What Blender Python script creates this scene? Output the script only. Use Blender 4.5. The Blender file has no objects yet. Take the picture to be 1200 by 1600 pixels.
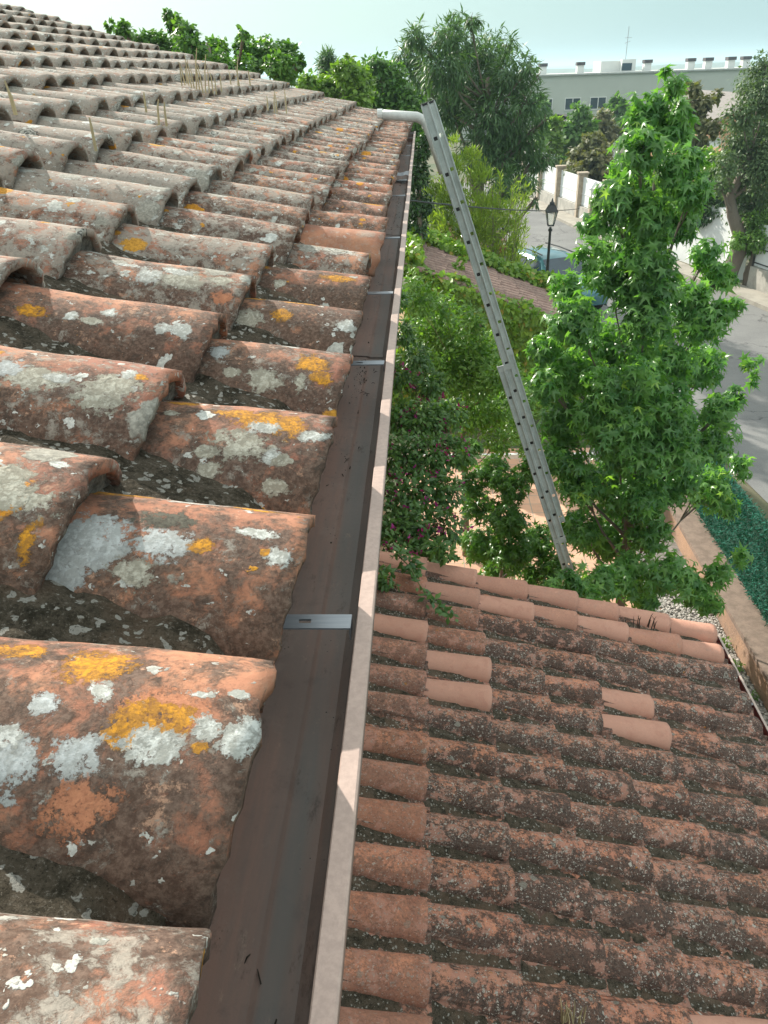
import bpy, math, random
import numpy as np
from mathutils import Matrix, Vector, noise as mnoise
random.seed(7); RNG = np.random.default_rng(7)
S = bpy.context.scene
COL = S.collection

# ------------------------------------------------------------------ camera
EYE = np.array([0.0, 0.0, 6.4]); FPX = 1200.0
def cam_axes(vx=658, vy=112, roll=2.0):
    y = np.array([vx-600, 800-vy, -FPX], float); y /= np.linalg.norm(y)
    r = math.radians(roll); x = np.array([math.cos(r), math.sin(r), 0.0]); x -= y*(x@y); x /= np.linalg.norm(x)
    return np.stack([x, y, np.cross(x, y)], 1)
CM = cam_axes()
def ray(px, py): return CM.T @ np.array([px-600.0, 800.0-py, -FPX])
def atY(px, py, Y): d = ray(px, py); return d*Y/d[1] + EYE
def atX(px, py, X): d = ray(px, py); return d*X/d[0] + EYE
def atZ(px, py, Z): d = ray(px, py); return d*(Z-EYE[2])/d[2] + EYE
def project(p):
    c = (np.asarray(p, float)-EYE) @ CM.T
    return 600-FPX*c[..., 0]/c[..., 2], 800+FPX*c[..., 1]/c[..., 2], -c[..., 2]
cam = bpy.data.cameras.new("camera"); cam_o = bpy.data.objects.new("camera", cam); COL.objects.link(cam_o)
m = Matrix(CM.T.tolist()).to_4x4(); m.translation = Vector(EYE); cam_o.matrix_world = m
cam.sensor_fit = 'VERTICAL'; cam.sensor_height = 36.0; cam.lens = 27.0
cam.clip_start = 0.02; cam.clip_end = 20000
S.camera = cam_o

# ------------------------------------------------------------------ light
SUN = np.array([-1.0, 1.35, 0.95]); SUN /= np.linalg.norm(SUN)
elev = math.asin(SUN[2]); azim = math.atan2(SUN[0], SUN[1])
W = bpy.data.worlds.new("World"); S.world = W; W.use_nodes = True
wn = W.node_tree.nodes; wl = W.node_tree.links
sky = wn.new('ShaderNodeTexSky'); sky.sky_type = 'NISHITA'; sky.sun_disc = False
sky.sun_elevation = elev; sky.sun_rotation = azim
sky.altitude = 50; sky.air_density = 1.0; sky.dust_density = 1.0; sky.ozone_density = 1.0
tint = wn.new('ShaderNodeMix'); tint.data_type = 'RGBA'; tint.blend_type = 'MULTIPLY'; tint.inputs[0].default_value = 1.0
wl.new(sky.outputs[0], tint.inputs[6]); tint.inputs[7].default_value = (1.0, 0.99, 0.80, 1)   # the day's milky, slightly green white balance
# milky haze low in the sky: pale cyan, brightest towards the sun
wtc = wn.new('ShaderNodeTexCoord'); wsp = wn.new('ShaderNodeSeparateXYZ'); wl.new(wtc.outputs['Generated'], wsp.inputs[0])
wmr = wn.new('ShaderNodeMapRange'); wl.new(wsp.outputs[2], wmr.inputs[0]); wmr.inputs[1].default_value = 0.0; wmr.inputs[2].default_value = 0.75
wmr.inputs[3].default_value = 0.94; wmr.inputs[4].default_value = 0.15
wdt = wn.new('ShaderNodeVectorMath'); wdt.operation = 'DOT_PRODUCT'; wl.new(wtc.outputs['Generated'], wdt.inputs[0]); wdt.inputs[1].default_value = (-0.8, 0.6, 0.0)
wm2 = wn.new('ShaderNodeMapRange'); wl.new(wdt.outputs['Value'], wm2.inputs[0]); wm2.inputs[1].default_value = 0.35; wm2.inputs[2].default_value = 0.95
wmx = wn.new('ShaderNodeMix'); wmx.data_type = 'RGBA'; wl.new(wm2.outputs[0], wmx.inputs[0]); wmx.inputs[6].default_value = (1.22, 2.05, 2.32, 1); wmx.inputs[7].default_value = (2.05, 2.95, 3.0, 1)
wfin = wn.new('ShaderNodeMix'); wfin.data_type = 'RGBA'; wl.new(wmr.outputs[0], wfin.inputs[0]); wl.new(tint.outputs[2], wfin.inputs[6]); wl.new(wmx.outputs[2], wfin.inputs[7])
# bright upper sky out of frame, added to fill the shade
wv = wn.new('ShaderNodeMapRange'); wl.new(wsp.outputs[2], wv.inputs[0]); wv.inputs[1].default_value = 0.20; wv.inputs[2].default_value = 0.60; wv.interpolation_type = 'SMOOTHSTEP'
wvm = wn.new('ShaderNodeMix'); wvm.data_type = 'RGBA'; wl.new(wv.outputs[0], wvm.inputs[0]); wl.new(wfin.outputs[2], wvm.inputs[6]); wvm.inputs[7].default_value = (5.2, 5.6, 5.4, 1)
wl.new(wvm.outputs[2], wn['Background'].inputs[0]); wn['Background'].inputs[1].default_value = 0.15
sl = bpy.data.lights.new("sun", 'SUN'); sl.energy = 4.4; sl.angle = math.radians(0.53); sl.color = (1.0, 0.93, 0.82)
so = bpy.data.objects.new("sun", sl); COL.objects.link(so)
so.rotation_mode = 'QUATERNION'; so.rotation_quaternion = Vector(SUN).to_track_quat('Z', 'Y'); so.location = (-20, 12, 30)
S.view_settings.view_transform = 'Standard'; S.view_settings.look = 'None'; S.view_settings.gamma = 1
S.view_settings.exposure = 0.85
S.cycles.use_denoising = True
S.cycles.max_bounces = 7; S.cycles.transparent_max_bounces = 8

# ------------------------------------------------------------------ object helpers
def tag(o, label=None, cat=None, group=None, kind=None):
    if label: o['label'] = label
    if cat: o['category'] = cat
    if group: o['group'] = group
    if kind: o['kind'] = kind
    return o
def empty(name, loc, label, cat, group=None):
    o = bpy.data.objects.new(name, None); COL.objects.link(o); o.location = loc; o.empty_display_size = 0.2
    return tag(o, label, cat, group)
def link(name, mesh, parent=None, world=True):
    o = bpy.data.objects.new(name, mesh); COL.objects.link(o)
    if parent is not None:
        o.parent = parent
        if world:  # mesh data is in world coordinates: cancel the parent's translation
            o.matrix_parent_inverse = Matrix.Translation(-parent.location)
            t = parent.parent
            while t is not None:
                o.matrix_parent_inverse = o.matrix_parent_inverse @ Matrix.Translation(-t.location) if t.type == 'EMPTY' else o.matrix_parent_inverse
                t = t.parent
    return o
class MB:
    """collects shapes in world coordinates, links them as ONE mesh object"""
    def __init__(s): s.v = []; s.f = []; s.m = []; s.n = 0
    def add(s, v, f, mi=0):
        k = s.n; s.v.extend(tuple(map(float, p)) for p in v); s.f.extend(tuple(i+k for i in q) for q in f)
        s.m.extend([mi]*len(f)); s.n += len(v); return s
    def box(s, a, b, mi=0):
        x0, y0, z0 = a; x1, y1, z1 = b
        return s.add([(x0,y0,z0),(x1,y0,z0),(x1,y1,z0),(x0,y1,z0),(x0,y0,z1),(x1,y0,z1),(x1,y1,z1),(x0,y1,z1)],
              [(0,3,2,1),(4,5,6,7),(0,1,5,4),(1,2,6,5),(2,3,7,6),(3,0,4,7)], mi)
    def tube(s, pts, rad, n=8, cap=True, mi=0):
        P = [Vector(p) for p in pts]; R = rad if hasattr(rad, '__len__') else [rad]*len(P)
        vs = []; fs = []; ref = Vector((0.31, 0.77, 0.55))
        for i, p in enumerate(P):
            t = (P[min(i+1, len(P)-1)]-P[max(i-1, 0)]).normalized()
            a = t.cross(ref).normalized(); b = t.cross(a)
            for k in range(n):
                g = 2*math.pi*k/n; vs.append(p + (a*math.cos(g)+b*math.sin(g))*R[i])
        for i in range(len(P)-1):
            for k in range(n):
                fs.append((i*n+k, i*n+(k+1)%n, (i+1)*n+(k+1)%n, (i+1)*n+k))
        if cap: fs.append(tuple(range(n))[::-1]); fs.append(tuple((len(P)-1)*n+k for k in range(n)))
        return s.add(vs, fs, mi)
    def build(s, name, mats, parent=None, smooth=False, bevel=0):
        me = bpy.data.meshes.new(name); me.from_pydata(s.v, [], s.f); me.update()
        for mt in (mats if isinstance(mats, (list, tuple)) else [mats]): me.materials.append(mt)
        if any(s.m): me.polygons.foreach_set('material_index', s.m)
        if smooth: me.polygons.foreach_set('use_smooth', [True]*len(me.polygons))
        o = link(name, me, parent)
        if bevel:
            b = o.modifiers.new('bevel', 'BEVEL'); b.width = bevel; b.segments = 2; b.limit_method = 'ANGLE'
        return o

# ------------------------------------------------------------------ material helpers
class NT:
    def __init__(s, name):
        s.mat = bpy.data.materials.new(name); s.mat.use_nodes = True
        s.t = s.mat.node_tree; s.n = s.t.nodes; s.l = s.t.links; s.b = s.n['Principled BSDF']
    def put(s, node, i, v):
        if v is None: return
        if hasattr(v, 'is_linked') or isinstance(v, bpy.types.NodeSocket): s.l.new(v, node.inputs[i])
        else:
            if isinstance(v, tuple) and len(v) == 3 and getattr(node.inputs[i], 'type', '') == 'RGBA': v = v+(1,)
            node.inputs[i].default_value = v
    def math(s, op, a, b=None, c=None, clamp=False):
        n = s.n.new('ShaderNodeMath'); n.operation = op; n.use_clamp = clamp
        s.put(n, 0, a); s.put(n, 1, b); s.put(n, 2, c); return n.outputs[0]
    def vmath(s, op, a, b=None):
        n = s.n.new('ShaderNodeVectorMath'); n.operation = op; s.put(n, 0, a); s.put(n, 1, b)
        return n.outputs['Value'] if op in ('LENGTH', 'DISTANCE', 'DOT_PRODUCT') else n.outputs[0]
    def scale(s, a, f):
        n = s.n.new('ShaderNodeVectorMath'); n.operation = 'SCALE'; s.put(n, 0, a); s.put(n, 3, f); return n.outputs[0]
    def noise(s, v, sc, det=4, rough=0.6, col=False, dist=0):
        n = s.n.new('ShaderNodeTexNoise'); s.put(n, 'Vector', v); n.inputs['Scale'].default_value = sc
        n.inputs['Detail'].default_value = det; n.inputs['Roughness'].default_value = rough; n.inputs['Distortion'].default_value = dist
        return n.outputs['Color' if col else 'Fac']
    def vor(s, v, sc, feat='F1', rand=1.0):
        n = s.n.new('ShaderNodeTexVoronoi'); n.feature = feat; s.put(n, 'Vector', v); n.inputs['Scale'].default_value = sc
        n.inputs['Randomness'].default_value = rand
        return n.outputs
    def step(s, v, lo, hi):  # smoothstep mask
        n = s.n.new('ShaderNodeMapRange'); n.interpolation_type = 'SMOOTHSTEP'
        s.put(n, 0, v); s.put(n, 1, lo); s.put(n, 2, hi); return n.outputs[0]
    def mix(s, f, a, b, mode='MIX'):
        n = s.n.new('ShaderNodeMix'); n.data_type = 'RGBA'; n.blend_type = mode
        s.put(n, 0, f); s.put(n, 6, a); s.put(n, 7, b); return n.outputs[2]
    def sep(s, v):
        n = s.n.new('ShaderNodeSeparateXYZ'); s.put(n, 0, v); return n.outputs
    def comb(s, x, y, z):
        n = s.n.new('ShaderNodeCombineXYZ'); s.put(n, 0, x); s.put(n, 1, y); s.put(n, 2, z); return n.outputs[0]
    def coord(s, w='Object'): return s.n.new('ShaderNodeTexCoord').outputs[w]
    def attr(s, name): 
        n = s.n.new('ShaderNodeAttribute'); n.attribute_name = name; return n.outputs
    def bump(s, h, strength=0.5, dist=0.01, normal=None):
        n = s.n.new('ShaderNodeBump'); s.put(n, 'Height', h); n.inputs['Strength'].default_value = strength
        n.inputs['Distance'].default_value = dist; s.put(n, 'Normal', normal); return n.outputs[0]
    def out(s, color=None, rough=None, normal=None, **kw):
        s.put(s.b, 'Base Color', color); s.put(s.b, 'Roughness', rough); s.put(s.b, 'Normal', normal)
        for k, v in kw.items(): s.put(s.b, k.replace('_', ' '), v)
        return s.mat

def simple(name, col, rough=0.6, var=0.25, sc=8, bump=0.0, bsc=60, metal=0.0, col2=None):
    t = NT(name); P = t.coord()
    n = t.noise(P, sc, 6, 0.65); c2 = col2 or tuple(c*(1-var) for c in col)
    c = t.mix(t.step(n, 0.35, 0.65), col, c2)
    nb = t.noise(P, bsc, 5, 0.7)
    c = t.mix(t.math('MULTIPLY', t.step(nb, 0.45, 0.7), 0.25), c, tuple(x*0.55 for x in col))
    return t.out(c, rough, t.bump(nb, bump, 0.01) if bump else None, Metallic=metal)

def tile_material(name, kind, blobs=()):
    """weathered clay barrel tile. object colour / 'prm' attribute: R new clean clay, G grey lichen, B orange lichen, A black grime"""
    t = NT(name)
    uv = t.coord('UV')
    oi = t.n.new('ShaderNodeObjectInfo'); at = t.attr('prm'); rn = t.attr('rnd')
    rnd = t.math('ADD', oi.outputs['Random'], rn['Fac'])
    o1 = t.sep(oi.outputs['Color']); a1 = t.sep(at['Color'])
    clean = t.math('ADD', o1[0], a1[0]); G = t.math('ADD', o1[1], a1[1]); B = t.math('ADD', o1[2], a1[2])
    A = t.math('ADD', oi.outputs['Alpha'], t.attr('alp')['Fac'])
    off = t.comb(t.math('MULTIPLY', rnd, 57.0), t.math('MULTIPLY', rnd, 31.0), t.math('MULTIPLY', rnd, 13.0))
    P = t.vmath('ADD', uv, off)
    us = t.sep(uv); u, v = us[0], us[1]
    wob = t.scale(t.vmath('SUBTRACT', t.noise(P, 22, 4, 0.65, col=True), (0.5, 0.5, 0.5)), 0.030)
    Pw = t.vmath('ADD', P, wob)
    wob2 = t.scale(t.vmath('SUBTRACT', t.noise(P, 90, 3, 0.6, col=True), (0.5, 0.5, 0.5)), 0.022)
    Pf = t.vmath('ADD', Pw, wob2)
    fine = t.noise(P, 160, 4, 0.75); mid = t.noise(Pw, 18, 8, 0.75); big = t.noise(P, 6, 3, 0.6); spk = t.noise(P, 55, 6, 0.8)
    if kind == 'upper':
        ca, cb, cc = (0.43, 0.205, 0.125), (0.29, 0.125, 0.085), (0.47, 0.30, 0.21)
    else:
        ca, cb, cc = (0.57, 0.25, 0.155), (0.45, 0.19, 0.125), (0.55, 0.33, 0.26)
    base = t.mix(t.step(big, 0.38, 0.62), ca, cb)
    base = t.mix(t.math('MULTIPLY', t.step(spk, 0.45, 0.75), 0.55), base, cc)
    hue = t.math('FRACT', t.math('MULTIPLY', rnd, 7.31))
    base = t.mix(t.math('MULTIPLY', t.step(hue, 0.2, 1.0), 0.45), base, t.mix(t.step(hue, 0.5, 0.9), (0.40, 0.17, 0.075), (0.36, 0.20, 0.15)))
    base = t.mix(t.math('MULTIPLY', t.step(fine, 0.5, 0.8), 0.3), base, (0.16, 0.08, 0.05))
    if kind == 'lower': base = t.mix(t.step(clean, 0.7, 0.9), base, t.mix(big, (0.56, 0.31, 0.235), (0.48, 0.25, 0.18)))
    # dark grime, in blotches, heavier low on the camera side of the arc
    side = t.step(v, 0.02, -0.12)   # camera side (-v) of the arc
    gth = t.math('SUBTRACT', 0.60 if kind == 'upper' else 0.645, t.math('MULTIPLY', A, 0.20))
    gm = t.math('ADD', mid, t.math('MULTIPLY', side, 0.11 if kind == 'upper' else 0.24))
    gm = t.math('ADD', gm, t.math('MULTIPLY', t.math('SUBTRACT', spk, 0.5), 0.35 if kind == 'upper' else 0.8))
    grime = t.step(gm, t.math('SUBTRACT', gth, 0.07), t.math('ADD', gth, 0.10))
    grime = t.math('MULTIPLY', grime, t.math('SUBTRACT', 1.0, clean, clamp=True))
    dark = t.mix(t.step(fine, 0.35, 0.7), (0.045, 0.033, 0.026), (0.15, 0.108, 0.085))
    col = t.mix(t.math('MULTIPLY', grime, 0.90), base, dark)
    if kind == 'lower':
        sp2 = t.noise(P, 75, 8, 0.85); pk = t.math('MULTIPLY', t.step(sp2, 0.50, 0.56), t.math('MULTIPLY', t.step(gm, t.math('SUBTRACT', gth, 0.16), gth), t.math('SUBTRACT', 1.0, clean, clamp=True)))
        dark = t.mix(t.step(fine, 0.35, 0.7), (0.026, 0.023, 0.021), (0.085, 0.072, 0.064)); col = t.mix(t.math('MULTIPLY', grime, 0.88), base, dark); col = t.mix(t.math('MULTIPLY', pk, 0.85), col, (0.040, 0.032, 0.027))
        rv = t.math('MULTIPLY', t.step(t.noise(P, 11, 6, 0.75), 0.52, 0.60), 0.7); col = t.mix(rv, col, t.mix(fine, (0.36, 0.175, 0.13), (0.52, 0.27, 0.20)))
    hgt = t.math('ADD', t.math('MULTIPLY', fine, 0.25), t.math('MULTIPLY', spk, 0.6))
    hgt = t.math('ADD', hgt, t.math('MULTIPLY', grime, 0.25))
    dirty = t.math('SUBTRACT', 1.0, clean, clamp=True)
    if kind == 'upper':
        m2 = t.noise(Pw, 52, 8, 0.85); dk = t.math('MULTIPLY', t.step(m2, 0.53, 0.60), t.math('MULTIPLY', dirty, t.math('ADD', 0.25, t.math('MULTIPLY', t.step(mid, 0.42, 0.58), 0.6))))
        col = t.mix(dk, col, (0.060, 0.045, 0.036)); hgt = t.math('ADD', hgt, t.math('MULTIPLY', dk, 0.2))
        pl = t.math('MULTIPLY', t.step(t.noise(P, 34, 7, 0.8), 0.58, 0.66), 0.55); col = t.mix(pl, col, (0.56, 0.33, 0.22))
    # general grey crust in fine speckle
    cr = t.step(t.math('ADD', t.noise(Pw, 38 if kind == 'upper' else 60, 8, 0.8), t.math('MULTIPLY', G, 0.15 if kind == 'upper' else 0.07)), 0.60, 0.70)
    cr = t.math('MULTIPLY', cr, t.math('MULTIPLY', dirty, 0.85 if kind == 'upper' else 0.55))
    crc = t.mix(fine, (0.17, 0.148, 0.122), (0.41, 0.375, 0.325))
    col = t.mix(cr, col, crc); hgt = t.math('ADD', hgt, t.math('MULTIPLY', cr, 0.35))
    patch = t.math('ADD', 0.35, t.math('MULTIPLY', t.step(t.noise(P, 5.5, 4, 0.65), 0.40, 0.60), 1.0)); GP = t.math('MULTIPLY', G, patch)
    def lichen(sc, prob, rmin, rmax, ca_, cb_, P_=Pf, ring=False, amt=None, side_bias=0, hh=0.8, hide=1.0):
        nonlocal col, hgt
        o = t.vor(P_, sc); d = o['Distance']; c = t.sep(o['Color'])
        pr = prob if amt is None else t.math('MULTIPLY', amt, prob)
        exist = t.math('LESS_THAN', c[0], pr)
        r = t.math('ADD', rmin, t.math('MULTIPLY', t.math('POWER', c[1], 2.0), rmax-rmin))
        mk = t.step(t.math('SUBTRACT', r, d), 0.0, 0.05)
        mk = t.math('MULTIPLY', t.math('MULTIPLY', mk, exist), t.math('MULTIPLY', dirty, hide))
        lc = t.mix(c[2], ca_, cb_)
        if ring:
            rr = t.math('SINE', t.math('MULTIPLY', d, 46.0))
            lc = t.mix(t.math('MULTIPLY', t.step(rr, 0.1, 0.9), t.step(c[2], 0.35, 0.6)), lc, (0.10, 0.092, 0.080))
        lc = t.mix(t.step(fine, 0.35, 0.65), lc, t.scale_col(lc, 0.6))
        col = t.mix(mk, col, lc); hgt = t.math('ADD', hgt, t.math('MULTIPLY', mk, hh))
    def scale_col(c, f):
        return t.mix(1.0, c, (f, f, f), 'MULTIPLY')
    t.scale_col = scale_col
    if kind == 'upper':
        lichen(11, 0.70, 0.10, 0.50, (0.30, 0.28, 0.235), (0.48, 0.465, 0.41), ring=True, amt=G)
        lichen(24, 0.55, 0.10, 0.46, (0.40, 0.39, 0.34), (0.60, 0.61, 0.57), amt=GP)
        lichen(60, 0.50, 0.12, 0.44, (0.42, 0.41, 0.37), (0.62, 0.62, 0.58), amt=GP)
        lichen(120, 0.40, 0.12, 0.44, (0.36, 0.34, 0.30), (0.58, 0.57, 0.53), amt=GP)
        lichen(9, 0.50, 0.08, 0.42, (0.66, 0.27, 0.025), (0.58, 0.30, 0.05), amt=B, hh=1.0)
        lichen(32, 0.40, 0.10, 0.38, (0.66, 0.30, 0.03), (0.50, 0.24, 0.04), amt=B)
    else:
        lichen(110, 0.80, 0.16, 0.50, (0.34, 0.30, 0.26), (0.62, 0.57, 0.50), amt=GP)
        lichen(52, 0.70, 0.10, 0.44, (0.30, 0.265, 0.23), (0.54, 0.50, 0.44), amt=GP)
        lichen(19, 0.30, 0.10, 0.44, (0.24, 0.215, 0.18), (0.38, 0.36, 0.31), ring=True, amt=GP)
        lichen(30, 0.12, 0.05, 0.26, (0.55, 0.22, 0.03), (0.45, 0.20, 0.04), amt=B)
    # mapped individual lichen growths of the nearest tiles
    gran = t.noise(P, 90, 8, 0.8); edgen = t.noise(P, 34, 6, 0.75)
    vg = t.vor(Pf, 160)['Distance']; hole = t.step(t.noise(Pf, 48, 6, 0.8), 0.60, 0.66)
    LC = {'o': ((0.64, 0.29, 0.025), (0.36, 0.17, 0.03)), 'w': ((0.60, 0.61, 0.58), (0.34, 0.34, 0.31)),
          'g': ((0.45, 0.43, 0.36), (0.27, 0.25, 0.20)), 'b': ((0.44, 0.46, 0.46), (0.32, 0.33, 0.32)),
          'k': ((0.045, 0.040, 0.030), (0.09, 0.085, 0.065)), 'c': ((0.46, 0.20, 0.11), (0.38, 0.16, 0.09))}
    for (bu, bv, ru, rv, k) in blobs:
        d = t.vmath('SUBTRACT', uv, (bu, bv, 0.0)); d = t.vmath('MULTIPLY', d, (0.95/ru, 0.95/rv, 0.0))
        ln = t.vmath('LENGTH', d)
        ln = t.math('ADD', ln, t.math('MULTIPLY', t.math('SUBTRACT', edgen, 0.5), 2.7))
        ln = t.math('ADD', ln, t.math('MULTIPLY', t.math('SUBTRACT', gran, 0.5), 3.0))
        mk = t.step(ln, 1.02, 0.80)
        mk = t.math('MULTIPLY', mk, t.step(gran, 0.36, 0.46) if k in 'oc' else t.math('SUBTRACT', 1.0, t.math('MULTIPLY', hole, 0.85)))
        lc = t.mix(t.step(t.math('ADD', gran, t.math('MULTIPLY', vg, -0.25)), 0.30, 0.50), LC[k][1], LC[k][0])
        col = t.mix(mk, col, lc)
        hgt = t.math('ADD', hgt, t.math('MULTIPLY', mk, t.math('ADD', 0.5, t.math('MULTIPLY', gran, 1.6 if k in 'ow' else 0.5))))
    nb = t.bump(hgt, 0.6, 0.003 if kind == 'upper' else 0.004)
    return t.out(col, 0.88, nb, Specular_IOR_Level=0.25)

def moss_material(name, light=0.0):
    t = NT(name); P = t.coord()
    n1 = t.noise(P, 30, 8, 0.8); n2 = t.noise(P, 140, 5, 0.7); n3 = t.noise(P, 7, 4, 0.6)
    c = t.mix(t.step(n1, 0.35, 0.62), (0.030, 0.027, 0.018), (0.12, 0.10, 0.075))
    c = t.mix(t.math('MULTIPLY', t.step(n3, 0.5, 0.62), 0.6), c, (0.17, 0.12, 0.085))
    o = t.vor(t.vmath('ADD', P, t.scale(t.noise(P, 40, 4, 0.6, col=True), 0.03)), 85)
    m_ = t.math('MULTIPLY', t.step(t.math('SUBTRACT', 0.42, o['Distance']), 0, 0.06), t.math('LESS_THAN', t.sep(o['Color'])[0], 0.35+light))
    c = t.mix(m_, c, t.mix(n2, (0.22, 0.21, 0.18), (0.5, 0.49, 0.45)))
    n4 = t.noise(P, 260, 5, 0.8); c = t.mix(t.math('MULTIPLY', t.step(n4, 0.56, 0.64), 0.7), c, (0.26, 0.235, 0.20)); c = t.mix(t.math('MULTIPLY', t.step(n4, 0.45, 0.38), 0.7), c, (0.018, 0.016, 0.012))
    h = t.math('ADD', t.math('ADD', n1, t.math('MULTIPLY', n2, 0.5)), t.math('MULTIPLY', n4, 0.4))
    return t.out(c, 0.95, t.bump(h, 1.0, 0.012), Specular_IOR_Level=0.1)

def mortar_material(name):
    t = NT(name); P = t.coord(); n1 = t.noise(P, 45, 8, 0.8); n2 = t.noise(P, 160, 4, 0.7)
    c = t.mix(t.step(n1, 0.35, 0.65), (0.09, 0.082, 0.068), (0.30, 0.28, 0.24))
    c = t.mix(t.math('MULTIPLY', t.step(n2, 0.5, 0.7), 0.5), c, (0.06, 0.055, 0.04))
    return t.out(c, 0.95, t.bump(t.math('ADD', n1, n2), 1.0, 0.008))

def leaf_material(name, ca, cb, tr=0.35, rough=0.42, yellow=None):
    t = NT(name); a = t.attr('lv')
    c = t.mix(a['Fac'], ca, cb)
    if yellow: c = t.mix(t.step(a['Fac'], 0.90, 0.97), c, yellow)
    n = t.noise(t.coord(), 1.1, 3, 0.6); c = t.mix(t.math('MULTIPLY', t.step(n, 0.4, 0.65), 0.35), c, tuple(x*0.6 for x in ca))
    t.out(c, rough, None, Specular_IOR_Level=0.45)
    tb = t.n.new('ShaderNodeBsdfTranslucent'); mx = t.n.new('ShaderNodeMixShader')
    t.put(tb, 'Color', t.mix(1.0, c, (1.5, 1.7, 0.45), 'MULTIPLY')); mx.inputs[0].default_value = tr
    t.l.new(t.b.outputs[0], mx.inputs[1]); t.l.new(tb.outputs[0], mx.inputs[2])
    t.l.new(mx.outputs[0], t.n['Material Output'].inputs[0]); return t.mat

def bark(name, c1=(0.13, 0.10, 0.075), c2=(0.24, 0.20, 0.16)):
    t = NT(name); P = t.coord(); n = t.noise(t.vmath('MULTIPLY', P, (1, 1, 0.3)), 30, 6, 0.7)
    return t.out(t.mix(n, c1, c2), 0.9, t.bump(n, 0.8, 0.01))

M_MOSS = moss_material('moss_bed', 0.12); M_MOSS2 = moss_material('annex_bed', -0.1); M_MORT = mortar_material('mortar')
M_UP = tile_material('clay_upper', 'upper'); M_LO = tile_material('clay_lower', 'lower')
M_BARK = bark('bark')

# ------------------------------------------------------------------ barrel tile meshes
def tile_mesh(name, L, w0, w1, h0, h1, mats, seed=0, th=0.013, nu=18, nv=22, plug=False, rough=1.0):
    """local frame: origin at crest of the lower end, -X runs up the slope, +Z up"""
    vs = []; uvs = []; fs = []; mi = []
    def surf(off, u0):
        for i in range(nu+1):
            f = i/nu; u = f*L; w = w0+(w1-w0)*f-off; h = h0+(h1-h0)*f-off
            for j in range(nv+1):
                th_ = (j/nv*2-1)*math.radians(97)
                y = w*math.sin(th_); z = -off-h*(1-math.cos(th_))
                q = Vector((u*5+seed*9.1, y*9, z*9))
                dn = mnoise.noise(q*1.3)*0.0035*rough + mnoise.noise(q*5)*0.0012*rough
                du = (mnoise.noise(Vector((seed*3.7, j*0.35, i*0.01)))*0.006 + mnoise.noise(Vector((seed*3.7, j*1.3, 4)))*0.003)*rough*(1-f)
                vs.append((-(u+du)+0.17*(z+off), y+dn*math.sin(th_), z+dn*math.cos(th_)))
                uvs.append((u-off*1.1, th_*0.5*(w0+h0)))
    surf(0, 0); n1 = len(vs); surf(th, 0)
    W_ = nv+1
    for i in range(nu):
        for j in range(nv):
            a = i*W_+j; fs.append((a, a+1, a+W_+1, a+W_)); mi.append(0)
            b = n1+a; fs.append((b, b+W_, b+W_+1, b+1)); mi.append(0)
    for j in range(nv):
        fs.append((j, n1+j, n1+j+1, j+1)); mi.append(0)
    for i in range(nu):
        a = i*W_; fs.append((a, a+W_, n1+a+W_, n1+a)); mi.append(0)
        a = i*W_+nv; fs.append((a, n1+a, n1+a+W_, a+W_)); mi.append(0)
    if plug:
        k0 = len(vs); R = 7
        for r in range(R+1):
            for j in range(nv+1):
                th_ = (j/nv*2-1)*math.radians(97); s_ = r/R
                y = (w0-th)*math.sin(th_)*s_; z = -th-(h0-th)*(1-math.cos(th_)*s_)
                du = 0.006+0.008*mnoise.noise(Vector((y*30, z*30, seed*5)))+0.006*mnoise.noise(Vector((y*90, z*90, seed*5)))
                vs.append((-abs(du)-0.002+0.17*z, y, z)); uvs.append((y, z))
        for r in range(R):
            for j in range(nv):
                a = k0+r*W_+j; fs.append((a, a+W_, a+W_+1, a+1)); mi.append(1)
    me = bpy.data.meshes.new(name); me.from_pydata(vs, [], fs); me.update()
    for mt in mats: me.materials.append(mt)
    me.polygons.foreach_set('material_index', mi)
    me.polygons.foreach_set('use_smooth', [True]*len(fs))
    ul = me.uv_layers.new(name='UVMap'); li = np.empty(len(me.loops), int); me.loops.foreach_get('vertex_index', li)
    ul.data.foreach_set('uv', np.array(uvs, float)[li].ravel())
    return me
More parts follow.
